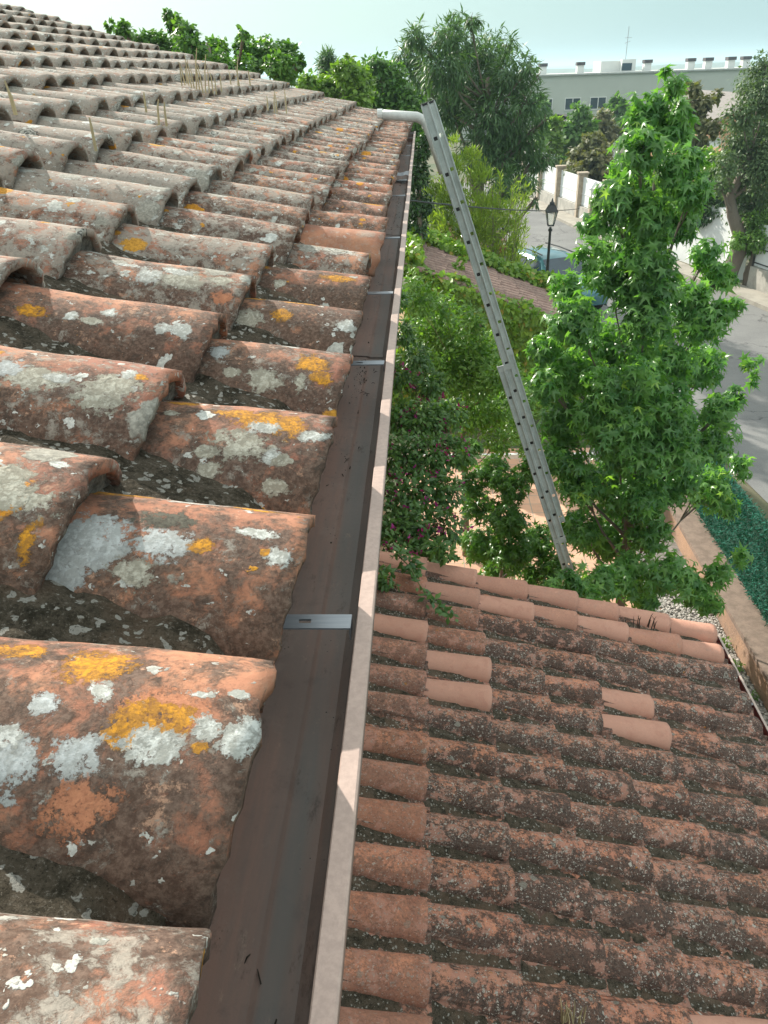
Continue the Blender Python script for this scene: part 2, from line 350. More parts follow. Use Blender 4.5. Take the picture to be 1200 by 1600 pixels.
def rest_mesh(name, mesh_list, mats, parent):
    """many placed tiles [(mesh, Matrix, (r,g,b,a), rnd)] joined to one object"""
    V = []; F = []; U = []; MI = []; C = []; R = []; AL = []; n = 0
    for me, mx, prm, rnd in mesh_list:
        k = len(me.vertices); co = np.empty(k*3); me.vertices.foreach_get('co', co); co = co.reshape(-1, 3)
        M_ = np.array(mx); co = co@M_[:3, :3].T+M_[:3, 3]
        V.append(co); fi = np.empty(len(me.polygons)*4, int); me.polygons.foreach_get('vertices', fi); F.append(fi.reshape(-1, 4)+n)
        u = np.empty(len(me.loops)*2); me.uv_layers[0].data.foreach_get('uv', u); U.append(u)
        mi = np.empty(len(me.polygons), int); me.polygons.foreach_get('material_index', mi); MI.append(mi)
        C.append(np.tile(np.array(prm[:3]+(1.0,)), (k, 1))); R.append(np.full(k, rnd)); AL.append(np.full(k, prm[3])); n += k
    V = np.concatenate(V); F = np.concatenate(F)
    me = bpy.data.meshes.new(name); me.vertices.add(len(V)); me.vertices.foreach_set('co', V.ravel())
    me.loops.add(F.size); me.loops.foreach_set('vertex_index', F.ravel()); me.polygons.add(len(F))
    me.polygons.foreach_set('loop_start', np.arange(0, F.size, 4)); me.polygons.foreach_set('loop_total', np.full(len(F), 4))
    for mt in mats: me.materials.append(mt)
    me.polygons.foreach_set('material_index', np.concatenate(MI)); me.polygons.foreach_set('use_smooth', np.ones(len(F), bool))
    ul = me.uv_layers.new(name='UVMap'); ul.data.foreach_set('uv', np.concatenate(U))
    a = me.attributes.new('prm', 'FLOAT_COLOR', 'POINT'); a.data.foreach_set('color', np.concatenate(C).ravel())
    a = me.attributes.new('rnd', 'FLOAT', 'POINT'); a.data.foreach_set('value', np.concatenate(R))
    a = me.attributes.new('alp', 'FLOAT', 'POINT'); a.data.foreach_set('value', np.concatenate(AL))
    me.update(); me.validate()
    o = link(name, me, parent); o.color = (0, 0, 0, 0); return o

def lay_roof(parent, placed, mats, what, nmax=99):
    """placed: list of dict(me, M, prm, label, mat). The nearest are parts of their own, the others one part."""
    def key(d):
        p = np.array(d['M'].translation); x, y, z = project(p)
        vis = -60 < x < 1330 and -40 < y < 1680 and z > 0
        return (0 if vis else 1, np.linalg.norm(p-EYE))
    placed.sort(key=key); rest = []
    for i, d in enumerate(placed):
        if i < nmax and key(d)[0] == 0:
            me = d['me']
            if d.get('mat'): me = me.copy(); me.materials[0] = d['mat']
            o = bpy.data.objects.new('roof_tile', me); COL.objects.link(o); o.parent = parent
            o.matrix_parent_inverse = Matrix.Translation(-parent.location); o.matrix_basis = d['M']
            o.color = d['prm']
            if d.get('label'): o['label'] = d['label']
        else: rest.append((d['me'], d['M'], d['prm'], random.random()))
    if rest:
        o = rest_mesh('further_roof_tiles', rest, mats, parent); o['kind'] = 'stuff'
    return

# ================================================================== SETTING
#%GROUND%
t = NT('ground_earth'); P = t.coord(); n = t.noise(P, 0.25, 8, 0.7); n2 = t.noise(P, 3, 6, 0.7)
c = t.mix(t.step(n, 0.4, 0.6), (0.055, 0.085, 0.03), (0.13, 0.115, 0.07)); c = t.mix(t.math('MULTIPLY', n2, 0.5), c, (0.05, 0.06, 0.03))
M_GROUND = t.out(c, 0.95, t.bump(n2, 0.6, 0.05))
mb = MB(); N_ = 40
mb.add([(-6000, -3000, 0), (6000, -3000, 0), (6000, 9000, 0), (-6000, 9000, 0)], [(0, 1, 2, 3)])
tag(mb.build('ground', M_GROUND), kind='structure')

def strip(L_, R_, z, name, mat, kind='structure', th=None):
    """a band between two polylines, as a sheet at height z"""
    mb = MB(); n = len(L_)
    v = [(x, y, z) for x, y in L_]+[(x, y, z) for x, y in R_]
    f = [(i, i+n, i+n+1, i+1) for i in range(n-1)]
    if th:
        v += [(x, y, z-th) for x, y in L_]+[(x, y, z-th) for x, y in R_]
        f += [(i, i+1, i+1+2*n, i+2*n) for i in range(n-1)] + [(n+i, n+i+1+2*n-0, n+i+1, n+i) if False else (n+i, n+i+2*n, n+i+1+2*n, n+i+1) for i in range(n-1)]
    mb.add(v, f); return tag(mb.build(name, mat), kind=kind)
def smooth_poly(p, k=5):
    p = [Vector((a, b, 0)) for a, b in p]; out = []
    for i in range(len(p)-1):
        p0 = p[max(i-1, 0)]; p1 = p[i]; p2 = p[i+1]; p3 = p[min(i+2, len(p)-1)]
        for j in range(k):
            s = j/k; q = 0.5*((2*p1)+(p2-p0)*s+(2*p0-5*p1+4*p2-p3)*s*s+(-p0+3*p1-3*p2+p3)*s**3); out.append((q.x, q.y))
    out.append((p[-1].x, p[-1].y)); return out
t = NT('asphalt'); P = t.coord(); n = t.noise(P, 0.5, 6, 0.65); n2 = t.noise(P, 60, 4, 0.7); n3 = t.noise(P, 4, 6, 0.7)
c = t.mix(t.step(n, 0.35, 0.65), (0.17, 0.17, 0.165), (0.125, 0.125, 0.125)); c = t.mix(t.math('MULTIPLY', t.step(n2, 0.45, 0.75), 0.5), c, (0.26, 0.26, 0.25))
cr = t.vor(t.vmath('ADD', P, t.scale(t.noise(P, 1.5, 4, 0.6, col=True), 1.2)), 0.35, 'DISTANCE_TO_EDGE')['Distance']
c = t.mix(t.math('MULTIPLY', t.step(cr, 0.012, 0.0), 0.8), c, (0.05, 0.05, 0.05))
M_ROAD = t.out(c, 0.9, t.bump(n2, 0.5, 0.01))
M_PAVE = simple('pavement_concrete', (0.36, 0.33, 0.28), 0.9, 0.25, 2, 0.3, 40)
RR = smooth_poly([(17, -10), (14.2, 8), (12.2, 17), (10.7, 24), (9.4, 29), (8.0, 36), (6.4, 45), (4.5, 55)])
RL = smooth_poly([(6.4, -10), (5.9, 8), (5.4, 14), (4.6, 19), (3.0, 24), (2.6, 31), (1.5, 40), (-0.5, 52)])
strip(RL, [(x-0.9, y) for x, y in RR], 0.012, 'road', M_ROAD)
strip([(x-0.9, y) for x, y in RR], RR, 0.13, 'pavement', M_PAVE, th=0.13)
t = NT('terrace_paving'); P = t.coord(); bk = t.n.new('ShaderNodeTexBrick'); t.put(bk, 'Vector', P)
bk.inputs['Scale'].default_value = 1; bk.offset = 0; bk.inputs['Brick Width'].default_value = 0.3; bk.inputs['Row Height'].default_value = 0.3
bk.inputs['Mortar Size'].default_value = 0.008; t.put(bk, 'Color1', (0.62, 0.36, 0.24)); t.put(bk, 'Color2', (0.55, 0.31, 0.205)); t.put(bk, 'Mortar', (0.30, 0.26, 0.21))
n = t.noise(P, 5, 6, 0.7); c = t.mix(t.math('MULTIPLY', t.step(n, 0.45, 0.7), 0.4), bk.outputs['Color'], (0.28, 0.2, 0.15))
M_TERR = t.out(c, 0.8, t.bump(bk.outputs['Fac'], -0.4, 0.004))
mb = MB(); mb.add([(-0.45, 4.6, 0.016), (3.2, 4.6, 0.016), (3.2, 13.6, 0.016), (-0.45, 13.6, 0.016)], [(0, 1, 2, 3)])
tag(mb.build('terrace', M_TERR), kind='structure')

# hills on the horizon
t = NT('hill_woods'); P = t.coord(); n = t.noise(P, 0.02, 8, 0.7)
M_HILL = t.out(t.mix(t.step(n, 0.4, 0.6), (0.035, 0.065, 0.03), (0.09, 0.10, 0.05)), 1.0)
for Yh, hh, sd in ((1300, 8.5, 3.1), (3600, 21, 8.4)):
    mb = MB(); nx = 160; vs = []; fs = []
    for i in range(nx+1):
        x = -Yh*1.0+2.2*Yh*i/nx
        h = hh*(0.55+0.5*mnoise.noise(Vector((i*0.06, sd, 0)))+0.22*mnoise.noise(Vector((i*0.31, sd, 1)))+0.08*mnoise.noise(Vector((i*1.3, sd, 2))))
        for (dy, f) in ((0, -0.1), (Yh*0.05, 0.7), (Yh*0.12, 1.0), (Yh*0.3, 0.5)): vs.append((x, Yh+dy, h*f))
    for i in range(nx):
        for k in range(3): a = i*4+k; fs.append((a, a+4, a+5, a+1))
    mb.add(vs, fs); tag(mb.build('hills', M_HILL, smooth=True), kind='structure')

# ================================================================== HOUSE (upper roof, gutter, wall)
house = empty('house', (-0.45, 4.0, 0), 'weathered clay tiled house roof with lichen, brown gutter along its eave, filling the left side', 'house')
M_STUC = simple('stucco', (0.50, 0.36, 0.24), 0.9, 0.15, 3, 0.3, 60)
S_UP = 0.262
courses = [(-0.115, 6.010), (-0.316, 6.078), (-0.612, 6.170), (-0.918, 6.262), (-1.22, 6.350)]
for k in range(10): courses.append((-1.22-0.30*(k+1), 6.35+0.0835*(k+1)))
row_y = [-0.10, 0.168, 0.403, 0.642, 0.908, 1.176, 1.438, 1.716, 1.985]
while row_y[-1] < 8.0: row_y.append(row_y[-1]+S_UP*random.uniform(0.95, 1.05))
UPV = [tile_mesh('tile_upper', 0.42, 0.106, 0.088, 0.088, 0.064, [M_UP, M_MORT], seed=s, plug=(s % 3 == 0), nv=26, nu=20) for s in range(6)]
UPN = [tile_mesh('tile_upper_near', 0.42, 0.112, 0.102, 0.096, 0.078, [M_UP, M_MORT], seed=s, plug=(s % 3 == 0), nv=30, nu=24) for s in range(4)]
UPO = [tile_mesh('tile_upper_open', 0.42, 0.098, 0.076, 0.088, 0.058, [M_UP, M_MORT], seed=20+s, plug=False, nu=12, nv=18) for s in range(5)]
BLOBS = {}

def on_tile(M_, px, py, w0=0.112, w1=0.102, h0=0.096, h1=0.078, L=0.42):
    """where on a tile (distance up the tile, distance round the arc) a growth seen at px, py sits"""
    best = None; mm = np.array(M_)
    f = np.linspace(0, 1, 60)[:, None]; th_ = np.radians(np.linspace(-95, 60, 90))[None]
    w = w0+(w1-w0)*f; h = h0+(h1-h0)*f; P_ = np.stack([np.broadcast_to(-f*L, (60, 90)), w*np.sin(th_), -h*(1-np.cos(th_))], 2)@mm[:3, :3].T+mm[:3, 3]
    x, y, z = project(P_); d = (x-px)**2+(y-py)**2+900*(z-z.min()); i = np.unravel_index(np.argmin(d), d.shape)
    return float(f[i[0], 0]*L), float(th_[0, i[1]]*0.5*(w0+h0))
RAWB = {
 (2, 0): ((0, .22, .15, .62), 'nearest tile, with bright orange lichen and pale lichen spots', [(150,1038,.028,.021,'o'),(35,1012,.020,.012,'o'),(255,1112,.034,.017,'c'),(250,1125,.026,.014,'o'),(195,1150,.016,.010,'o'),(318,1142,.011,.011,'w'),(372,1155,.014,.012,'w'),(392,1132,.011,.010,'w'),(248,1168,.018,.012,'w'),(62,1100,.011,.009,'b'),(8,1190,.020,.022,'b'),(120,1186,.019,.015,'b'),(322,1086,.009,.004,'w'),(168,1082,.009,.010,'w'),(310,1164,.007,.005,'o'),(135,1268,.022,.020,'c'),(18,1148,.012,.008,'w'),(385,1088,.008,.004,'w')]),
 (1, 0): ((0, 0.75, .4, .95), 'grey crusted tile at the very bottom with an orange lichen edge', [(60,1590,.03,.012,'o'),(200,1578,.04,.012,'o'),(20,1560,.02,.01,'o'),(200,1480,.025,.012,'g'),(60,1500,.022,.012,'g'),(270,1510,.016,.012,'w'),(130,1470,.018,.010,'b'),(110,1530,.02,.012,'k')]),
 (3, 0): ((0, .25, .1, .55), 'tile with a large blue grey lichen patch', [(140,848,.040,.040,'b'),(110,890,.026,.026,'b'),(245,848,.026,.019,'b'),(212,898,.020,.014,'g'),(300,784,.034,.010,'w'),(185,768,.040,.011,'o'),(405,795,.024,.007,'o'),(440,868,.016,.013,'w'),(398,832,.022,.007,'w'),(318,850,.010,.009,'o'),(412,862,.006,.005,'o'),(255,815,.026,.014,'k'),(180,955,.007,.006,'o')]),
 (4, 0): ((0, .35, .1, .5), 'tile with a large orange lichen patch', [(425,662,.046,.026,'o'),(378,648,.026,.014,'o'),(290,626,.020,.012,'o'),(375,692,.038,.022,'g'),(410,668,.02,.012,'w'),(492,680,.017,.012,'w'),(330,706,.016,.010,'g'),(332,735,.014,.012,'g'),(425,716,.010,.010,'w'),(446,722,.012,.008,'g'),(440,762,.018,.011,'g'),(265,640,.010,.008,'g')]),
 (5, 0): ((0, .4, .2, .65), None, [(490,566,.026,.022,'o'),(508,592,.020,.014,'o'),(412,594,.026,.020,'g'),(345,548,.018,.016,'b'),(452,538,.016,.006,'w'),(365,582,.012,.008,'g'),(475,596,.009,.016,'g')]),
 (6, 0): ((0, .4, .2, .95), None, [(388,497,.024,.028,'g'),(400,462,.024,.012,'o'),(465,468,.034,.008,'o'),(440,492,.020,.016,'o'),(545,508,.018,.016,'w')]),
 (7, 0): ((0, .3, .3, .6), None, [(525,434,.036,.014,'o'),(405,412,.030,.014,'o'),(480,420,.010,.006,'w'),(440,442,.014,.012,'g')]),
 (11, 0): ((0, .3, .8, .5), None, [(593,268,.04,.03,'o')]),
 (3, 1): ((0, .5, .1, .5), None, [(20,770,.040,.020,'g'),(97,724,.008,.006,'w'),(55,850,.008,.018,'o'),(10,735,.03,.01,'g')]),
 (4, 1): ((0, .6, .1, .45), None, [(55,592,.050,.020,'g'),(175,602,.044,.018,'g'),(150,625,.03,.014,'g'),(92,590,.016,.008,'w'),(5,570,.02,.02,'b'),(215,588,.010,.006,'o'),(200,585,.010,.010,'w')]),
 (5, 1): ((0, .3, .15, .55), None, [(175,488,.013,.010,'w'),(112,494,.010,.010,'w'),(254,512,.012,.012,'w'),(287,520,.016,.016,'w'),(52,484,.022,.012,'o'),(140,500,.02,.008,'g')]),
 (6, 1): ((0, .8, .1, .6), None, [(238,428,.026,.022,'w'),(285,436,.044,.026,'g'),(275,425,.028,.012,'w'),(60,402,.03,.03,'g'),(200,412,.028,.008,'w'),(345,440,.022,.016,'g'),(350,468,.018,.014,'c')]),
}
def fill_blobs():
    for (r, c), (prm, lab, lst) in RAWB.items():
        M_ = up_matrix(c, row_y[r], 0.0); out = []
        for (px, py, ru, rv, k) in lst:
            u, v = on_tile(M_, px, py); out.append((u, v, ru, rv, k))
        BLOBS[(r, c)] = (out, prm, lab)

placed = []
def up_matrix(c, y, jitter=1.0):
    x, z = courses[c]; x2, z2 = courses[min(c+1, len(courses)-1)] if c+1 < len(courses) else (x-0.3, z+0.0835)
    sl = math.atan2(z2-0.042-z, x-x2)
    rz = random.gauss(0, 0.022)*jitter; rx = random.gauss(0, 0.03)*jitter
    jx = random.gauss(0, 0.010)*jitter; jy = random.gauss(0, 0.006)*jitter; jz = random.uniform(-0.002, 0.006)*jitter
    return Matrix.Translation((x+jx, y+jy, z+jz)) @ Matrix.Rotation(sl, 4, 'Y') @ Matrix.Rotation(rz, 4, 'Z') @ Matrix.Rotation(rx, 4, 'X')
UPM = {}
fill_blobs()
for r, y in enumerate(row_y):
    for c in range(len(courses)):
        near = r < 8 and c < 4; shift_ = Matrix.Translation((-0.06, 0, 0.014)) if (r, c) == (2, 1) else Matrix.Identity(4)
        j = 0.0 if (r, c) in RAWB else 1.0
        M_ = shift_ @ up_matrix(c, y, j); UPM[(r, c)] = M_
        g = random.uniform(0.5, 0.95)+min(0.9, 0.25*c); o_ = random.uniform(0.1, 0.9) if c < 2 else random.uniform(0, 0.35)
        a = random.uniform(0.2, 0.75); cl = 0.0
        if (r, c) == (9, 0) or (random.random() < 0.02 and False): cl = 0.7
        if c > 2: a *= 0.8
        me = UPN[0] if r < 7 and c == 1 else random.choice(UPN[:3] if near else (UPV if c < 3 else UPO))
        d = dict(me=me, M=M_, prm=(cl, min(g, 1.5), o_, a))
        if (r, c) in BLOBS:
            bl, prm, lab = BLOBS[(r, c)]
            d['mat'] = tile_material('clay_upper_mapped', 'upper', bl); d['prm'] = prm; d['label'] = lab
        placed.append(d)
lay_roof(house, placed, [M_UP, M_MORT], 'upper', 99)

# rough mossy mortar bed and pan tiles between the cover rows
def roof_z(x):
    if x > courses[0][0]: return courses[0][1]-(x-courses[0][0])*0.2
    for (xa, za), (xb, zb) in zip(courses, courses[1:]):
        if x >= xb: return za+(zb-za)*(xa-x)/(xa-xb)
    return courses[-1][1]+(courses[-1][0]-x)*0.28
def heightfield(name, xs, ys, fz, mat, parent, name_edge=False):
    v = [(x+(0.010*mnoise.noise(Vector((y*22, 3, 0)))+0.004*mnoise.noise(Vector((y*80, 3, 0))) if x > -0.17 and name_edge else 0), y, fz(x, y)) for x in xs for y in ys]; ny = len(ys)
    f = [(i*ny+j, i*ny+j+1, (i+1)*ny+j+1, (i+1)*ny+j) for i in range(len(xs)-1) for j in range(ny-1)]
    return MB().add(v, f).build(name, mat, parent, smooth=True)
xs = [-0.168, -0.1682, -0.174]+[-0.182-0.012*i for i in range(110)]; xs += [xs[-1]-0.05*i for i in range(1, 64)]
ys = [-0.35+0.012*i for i in range(230)]; ys += [ys[-1]+0.03*i for i in range(1, 198)]; ys = [y for y in ys if y < 8.28]
def bed(x, y):
    if x > -0.1681: return 5.86
    return roof_z(x)-0.088-0.35*max(0, x+0.2)+(0.015*min(1, max(0, (-0.17-x)*25)) if y < 2.4 and x > -0.75 else 0)+0.010*mnoise.noise(Vector((x*9, y*9, 0)))+0.008*mnoise.noise(Vector((x*33, y*33, 5)))+0.004*mnoise.noise(Vector((x*90, y*90, 5)))
heightfield('mortar_bed', xs, ys, bed, M_MOSS, house, True)
pans = []
pan_me = [tile_mesh('pan_tile', 0.42, 0.062, 0.075, 0.045, 0.052, [M_UP, M_MORT], seed=40+s, nu=12, nv=16) for s in range(3)]
for r in range(len(row_y)-1):
    ym = (row_y[r]+row_y[r+1])/2
    for c in range(9):
        x, z = courses[c]; M_ = up_matrix(c, ym, 0.6)
        M_ = Matrix.Translation((-0.048, 0, -0.100)) @ M_ @ Matrix.Rotation(math.pi, 4, 'X')
        pans.append((random.choice(pan_me), M_, (0.0, 0.9, 0.25, 0.9), random.random()))
o = rest_mesh('pan_tiles', pans, [M_UP, M_MORT], house); o['kind'] = 'stuff'

# moss cushions in the channels nearest the eye
mb = MB(); st_ = random.getstate()
def cushion(x, y, z, r_):
    vs = []; n1, n2 = 9, 5
    for j in range(n2+1):
        a = math.pi*0.5*j/n2
        for i in range(n1):
            g = 6.2832*i/n1; q = Vector((math.cos(g)*math.cos(a), math.sin(g)*math.cos(a), math.sin(a)*0.7)); k = 1+0.35*mnoise.noise(q*2+Vector((x*50, y*50, 0)))
            vs.append((x+q.x*r_*k, y+q.y*r_*k, z+q.z*r_*k))
    return vs, [(j*n1+i, j*n1+(i+1) % n1, (j+1)*n1+(i+1) % n1, (j+1)*n1+i) for j in range(n2) for i in range(n1)]
for r in range(1, 6):
    for q in range(46):
        x = random.uniform(-0.55, -0.205); side_ = random.choice([-1, 1]); ym = (row_y[r]+row_y[r+1])/2+side_*random.uniform(0.012, 0.05)
        mb.add(*cushion(x, ym, roof_z(x)-0.088, random.uniform(0.003, 0.010)))
random.setstate(st_)
tag(mb.build('moss', moss_material('moss_cushions'), smooth=True), kind='stuff')
# verge: cover tiles running up the far gable edge on a mortar fillet
vm = tile_mesh('verge_tile', 0.46, 0.115, 0.095, 0.10, 0.08, [M_UP, M_MORT], seed=77, nu=12, nv=18)
for k in range(10):
    x = -0.80-0.345*k; z = 6.165+0.293*0.345*k+0.02
    o = bpy.data.objects.new('verge_tile', vm); COL.objects.link(o); o.parent = house; o.matrix_parent_inverse = Matrix.Translation(-house.location)
    o.matrix_basis = Matrix.Translation((x, 8.24+random.gauss(0, 0.012), z)) @ Matrix.Rotation(math.atan(0.24), 4, 'Y') @ Matrix.Rotation(random.gauss(0, 0.03), 4, 'Z')
    o.color = (0, 1.0, 0.2, 0.6)
mb = MB(); mb.box((-4.3, 8.15, -0.3), (-0.2, 8.34, -0.10))
for i, p in enumerate(mb.v): mb.v[i] = (p[0], p[1], p[2]+roof_z(p[0])+0.02)
mb.build('verge_mortar', M_MORT, house)
# back slope, walls, soffit
mb = MB(); zr = roof_z(-4.4)
mb.add([(-4.35, -3.2, zr-0.05), (-4.35, 8.3, zr-0.05), (-8.6, 8.3, 5.85), (-8.6, -3.2, 5.85)], [(0, 1, 2, 3)])
mb.add([(-4.35, -3.2, zr-0.10), (-4.35, 8.28, zr-0.10), (-0.17, 8.28, 5.90), (-0.17, -3.2, 5.90)], [(0, 1, 2, 3)])
mb.build('roof_deck', M_MORT, house)
mb = MB(); mb.box((-8.4, -3.0, 0), (-0.45, 8.05, 5.80))
mb.add([(-8.4, 8.05, 5.8), (-0.45, 8.05, 5.8), (-4.35, 8.05, zr-0.12)], [(0, 1, 2)])
mb.build('wall', M_STUC, house)
# ---- gutter
t = NT('gutter_brown_metal'); P = t.coord(); Ps = t.vmath('MULTIPLY', P, (9, 0.8, 9))
n = t.noise(Ps, 3, 7, 0.7); n2 = t.noise(P, 14, 7, 0.75); n3 = t.noise(P, 120, 3, 0.7)
c = t.mix(t.step(n, 0.35, 0.65), (0.24, 0.145, 0.115), (0.17, 0.125, 0.108))
c = t.mix(t.math('MULTIPLY', t.step(n2, 0.5, 0.72), 0.5), c, (0.28, 0.22, 0.185))
c = t.mix(t.math('MULTIPLY', t.step(n2, 0.45, 0.3), 0.5), c, (0.11, 0.078, 0.066))
xx = t.sep(P)[0]; band_ = t.math('MULTIPLY', t.step(xx, -0.125, -0.118), t.step(t.noise(Ps, 1.3, 5, 0.6), 0.35, 0.6))
c = t.mix(t.math('MULTIPLY', band_, 0.6), c, (0.15, 0.16, 0.155))
n5 = t.noise(t.vmath('MULTIPLY', P, (3, 1, 3)), 11, 8, 0.8); c = t.mix(t.math('MULTIPLY', t.step(n5, 0.56, 0.66), 0.7), c, (0.07, 0.05, 0.04))
n6 = t.noise(t.vmath('MULTIPLY', P, (2, 1, 2)), 30, 6, 0.8); c = t.mix(t.math('MULTIPLY', t.step(n6, 0.6, 0.72), 0.5), c, (0.36, 0.27, 0.2))
sp = t.vor(P, 130)['Distance']; cm = t.math('MULTIPLY', t.step(sp, 0.13, 0.1), t.step(n2, 0.54, 0.58))
c = t.mix(cm, c, (0.02, 0.014, 0.012))
M_GUT = t.out(c, t.math('ADD', 0.42, t.math('MULTIPLY', n2, 0.3)), t.bump(n3, 0.15, 0.002), Specular_IOR_Level=0.5)
t = NT('gutter_lip_paint'); P = t.coord(); n = t.noise(P, 160, 3, 0.7); n2 = t.noise(P, 9, 5, 0.7)
c = t.mix(t.step(n, 0.3, 0.7), (0.34, 0.25, 0.215), (0.42, 0.31, 0.265)); c = t.mix(t.math('MULTIPLY', t.step(n2, 0.45, 0.7), 0.35), c, (0.27, 0.20, 0.17))
M_LIP = t.out(c, 0.5, t.bump(n, 0.2, 0.001))
def extrude(prof, y0, y1, ny=1, wob=0.0):
    vs = []; k = len(prof)
    for i in range(ny+1):
        y = y0+(y1-y0)*i/ny; w_ = wob*mnoise.noise(Vector((y*0.9, 0, 0)))
        vs += [(x+w_, y, z+w_*0.6) for x, z in prof]
    fs = [(i*k+j, (i+1)*k+j, (i+1)*k+j+1, i*k+j+1) for i in range(ny) for j in range(k-1)]
    return vs, fs
GY0, GY1 = -0.6, 8.15
mb = MB(); zL = 5.910
inner = [(-0.182, zL+0.005), (-0.180, zL-0.075), (-0.172, zL-0.082), (-0.128, zL-0.086), (-0.124, zL-0.0885), (-0.094, zL-0.089), (-0.084, zL-0.083), (-0.076, zL-0.070), (-0.0715, zL-0.004)]
outer = [(-0.054, zL-0.004), (-0.0545, zL-0.016), (-0.064, zL-0.018), (-0.070, zL-0.072), (-0.082, zL-0.094), (-0.126, zL-0.096), (-0.175, zL-0.090), (-0.185, zL-0.078), (-0.185, zL+0.005)]
mb.add(*extrude(inner, GY0, GY1, 40, 0.003)); mb.add(*extrude(outer, GY0, GY1, 40, 0.003))
mb.box((-0.18, GY1-0.004, zL-0.09), (-0.07, GY1, zL-0.004))
gut = mb.build('gutter', M_GUT, house, smooth=False)
mb = MB(); mb.add(*extrude([(-0.0715, zL-0.004), (-0.0712, zL-0.0012), (-0.0700, zL), (-0.0560, zL), (-0.0543, zL-0.0012), (-0.054, zL-0.004)], GY0, GY1, 40, 0.003))
o = mb.build('gutter_lip', M_LIP, None, smooth=False); o.parent = gut; o.matrix_parent_inverse = gut.matrix_world.inverted()
def sub(o, par):
    o.parent = par; o.matrix_parent_inverse = Matrix.Identity(4); return o
o.matrix_parent_inverse = Matrix.Identity(4)
t = NT('galvanised_strap'); P = t.coord(); n = t.noise(t.vmath('MULTIPLY', P, (2, 30, 2)), 8, 5, 0.7)
M_GALV = t.out(t.mix(n, (0.17, 0.19, 0.22), (0.36, 0.38, 0.41)), 0.42, None, Metallic=0.55)
strap_y = [0.632, 1.45, 2.00, 2.76, 3.80, 4.38, 5.75, 6.57, 7.35, 7.95]
for i, y in enumerate(strap_y):
    mb = MB(); hw = 0.0115; xs_ = [-0.185, -0.130, -0.1265, -0.121, -0.1175, -0.076]; ysl = [-hw, -0.0032, 0.0032, hw]
    for zz in (5.9082, 5.9062):
        for a in range(5):
            for b in range(3):
                if b == 1 and a in (1, 2, 3): continue
                mb.add([(xs_[a], y+ysl[b], zz), (xs_[a+1], y+ysl[b], zz), (xs_[a+1], y+ysl[b+1], zz), (xs_[a], y+ysl[b+1], zz)], [(0, 1, 2, 3)])
    mb.box((-0.185, y-hw, 5.9063), (-0.076, y-hw+0.0006, 5.9081)); mb.box((-0.0768, y-hw, 5.893), (-0.0755, y+hw, 5.9081))
    sub(mb.build('bracket', M_GALV), gut)
for y in (1.75, 3.3, 5.1, 6.9):
    sub(MB().add(*extrude([(a+0.0008, b+0.0012) for a, b in inner[1:-1]], y-0.012, y+0.012, 1)).build('joint', M_GUT), gut)
# grit and a crumpled leaf bit lying in the gutter
mb = MB()
cl_ = [random.uniform(0.2, 7.5) for _ in range(16)]
for i in range(420):
    y = random.choice([random.uniform(0.2, 7.8), random.choice(cl_)+random.gauss(0, 0.05)]); x = -0.150+abs(random.gauss(0, 0.013)); s = abs(random.gauss(0.0005, 0.0008))+0.0003
    mb.tube([(x, y, zL-0.088+s*0.3), (x+random.uniform(-s, s), y+s*random.uniform(0.8, 2.5), zL-0.086+s*0.9)], [s*0.8, s*0.6], 5)
for i in range(60):
    y = random.choice(cl_)+random.gauss(0, 0.07); x = random.uniform(-0.165, -0.10); a = random.uniform(0, 6.28); l_ = random.uniform(0.004, 0.016)
    mb.tube([(x, y, zL-0.086), (x+l_*0.5*math.cos(a), y+l_*math.sin(a), zL-0.083), (x+l_*math.cos(a)*0.9, y+l_*2*math.sin(a), zL-0.085)], [0.0006, 0.0007, 0.0004], 4)
tag(mb.build('grit', simple('grit_dark', (0.03, 0.024, 0.018), 0.9)), kind='stuff')
mb = MB(); pts = [[(-0.165+0.018*i, 4.98+0.035*j, zL-0.07+0.045*abs(mnoise.noise(Vector((i*1.3, j*1.7, 3)))) +0.02) for j in range(5)] for i in range(6)]
mb.add([p for r_ in pts for p in r_], [(i*5+j, i*5+j+1, (i+1)*5+j+1, (i+1)*5+j) for i in range(5) for j in range(4)])
tag(mb.build('plastic_scrap', simple('pale_plastic', (0.42, 0.46, 0.52), 0.35), smooth=True), 'crumpled pale grey plastic scrap lying in the far part of the gutter', 'scrap')

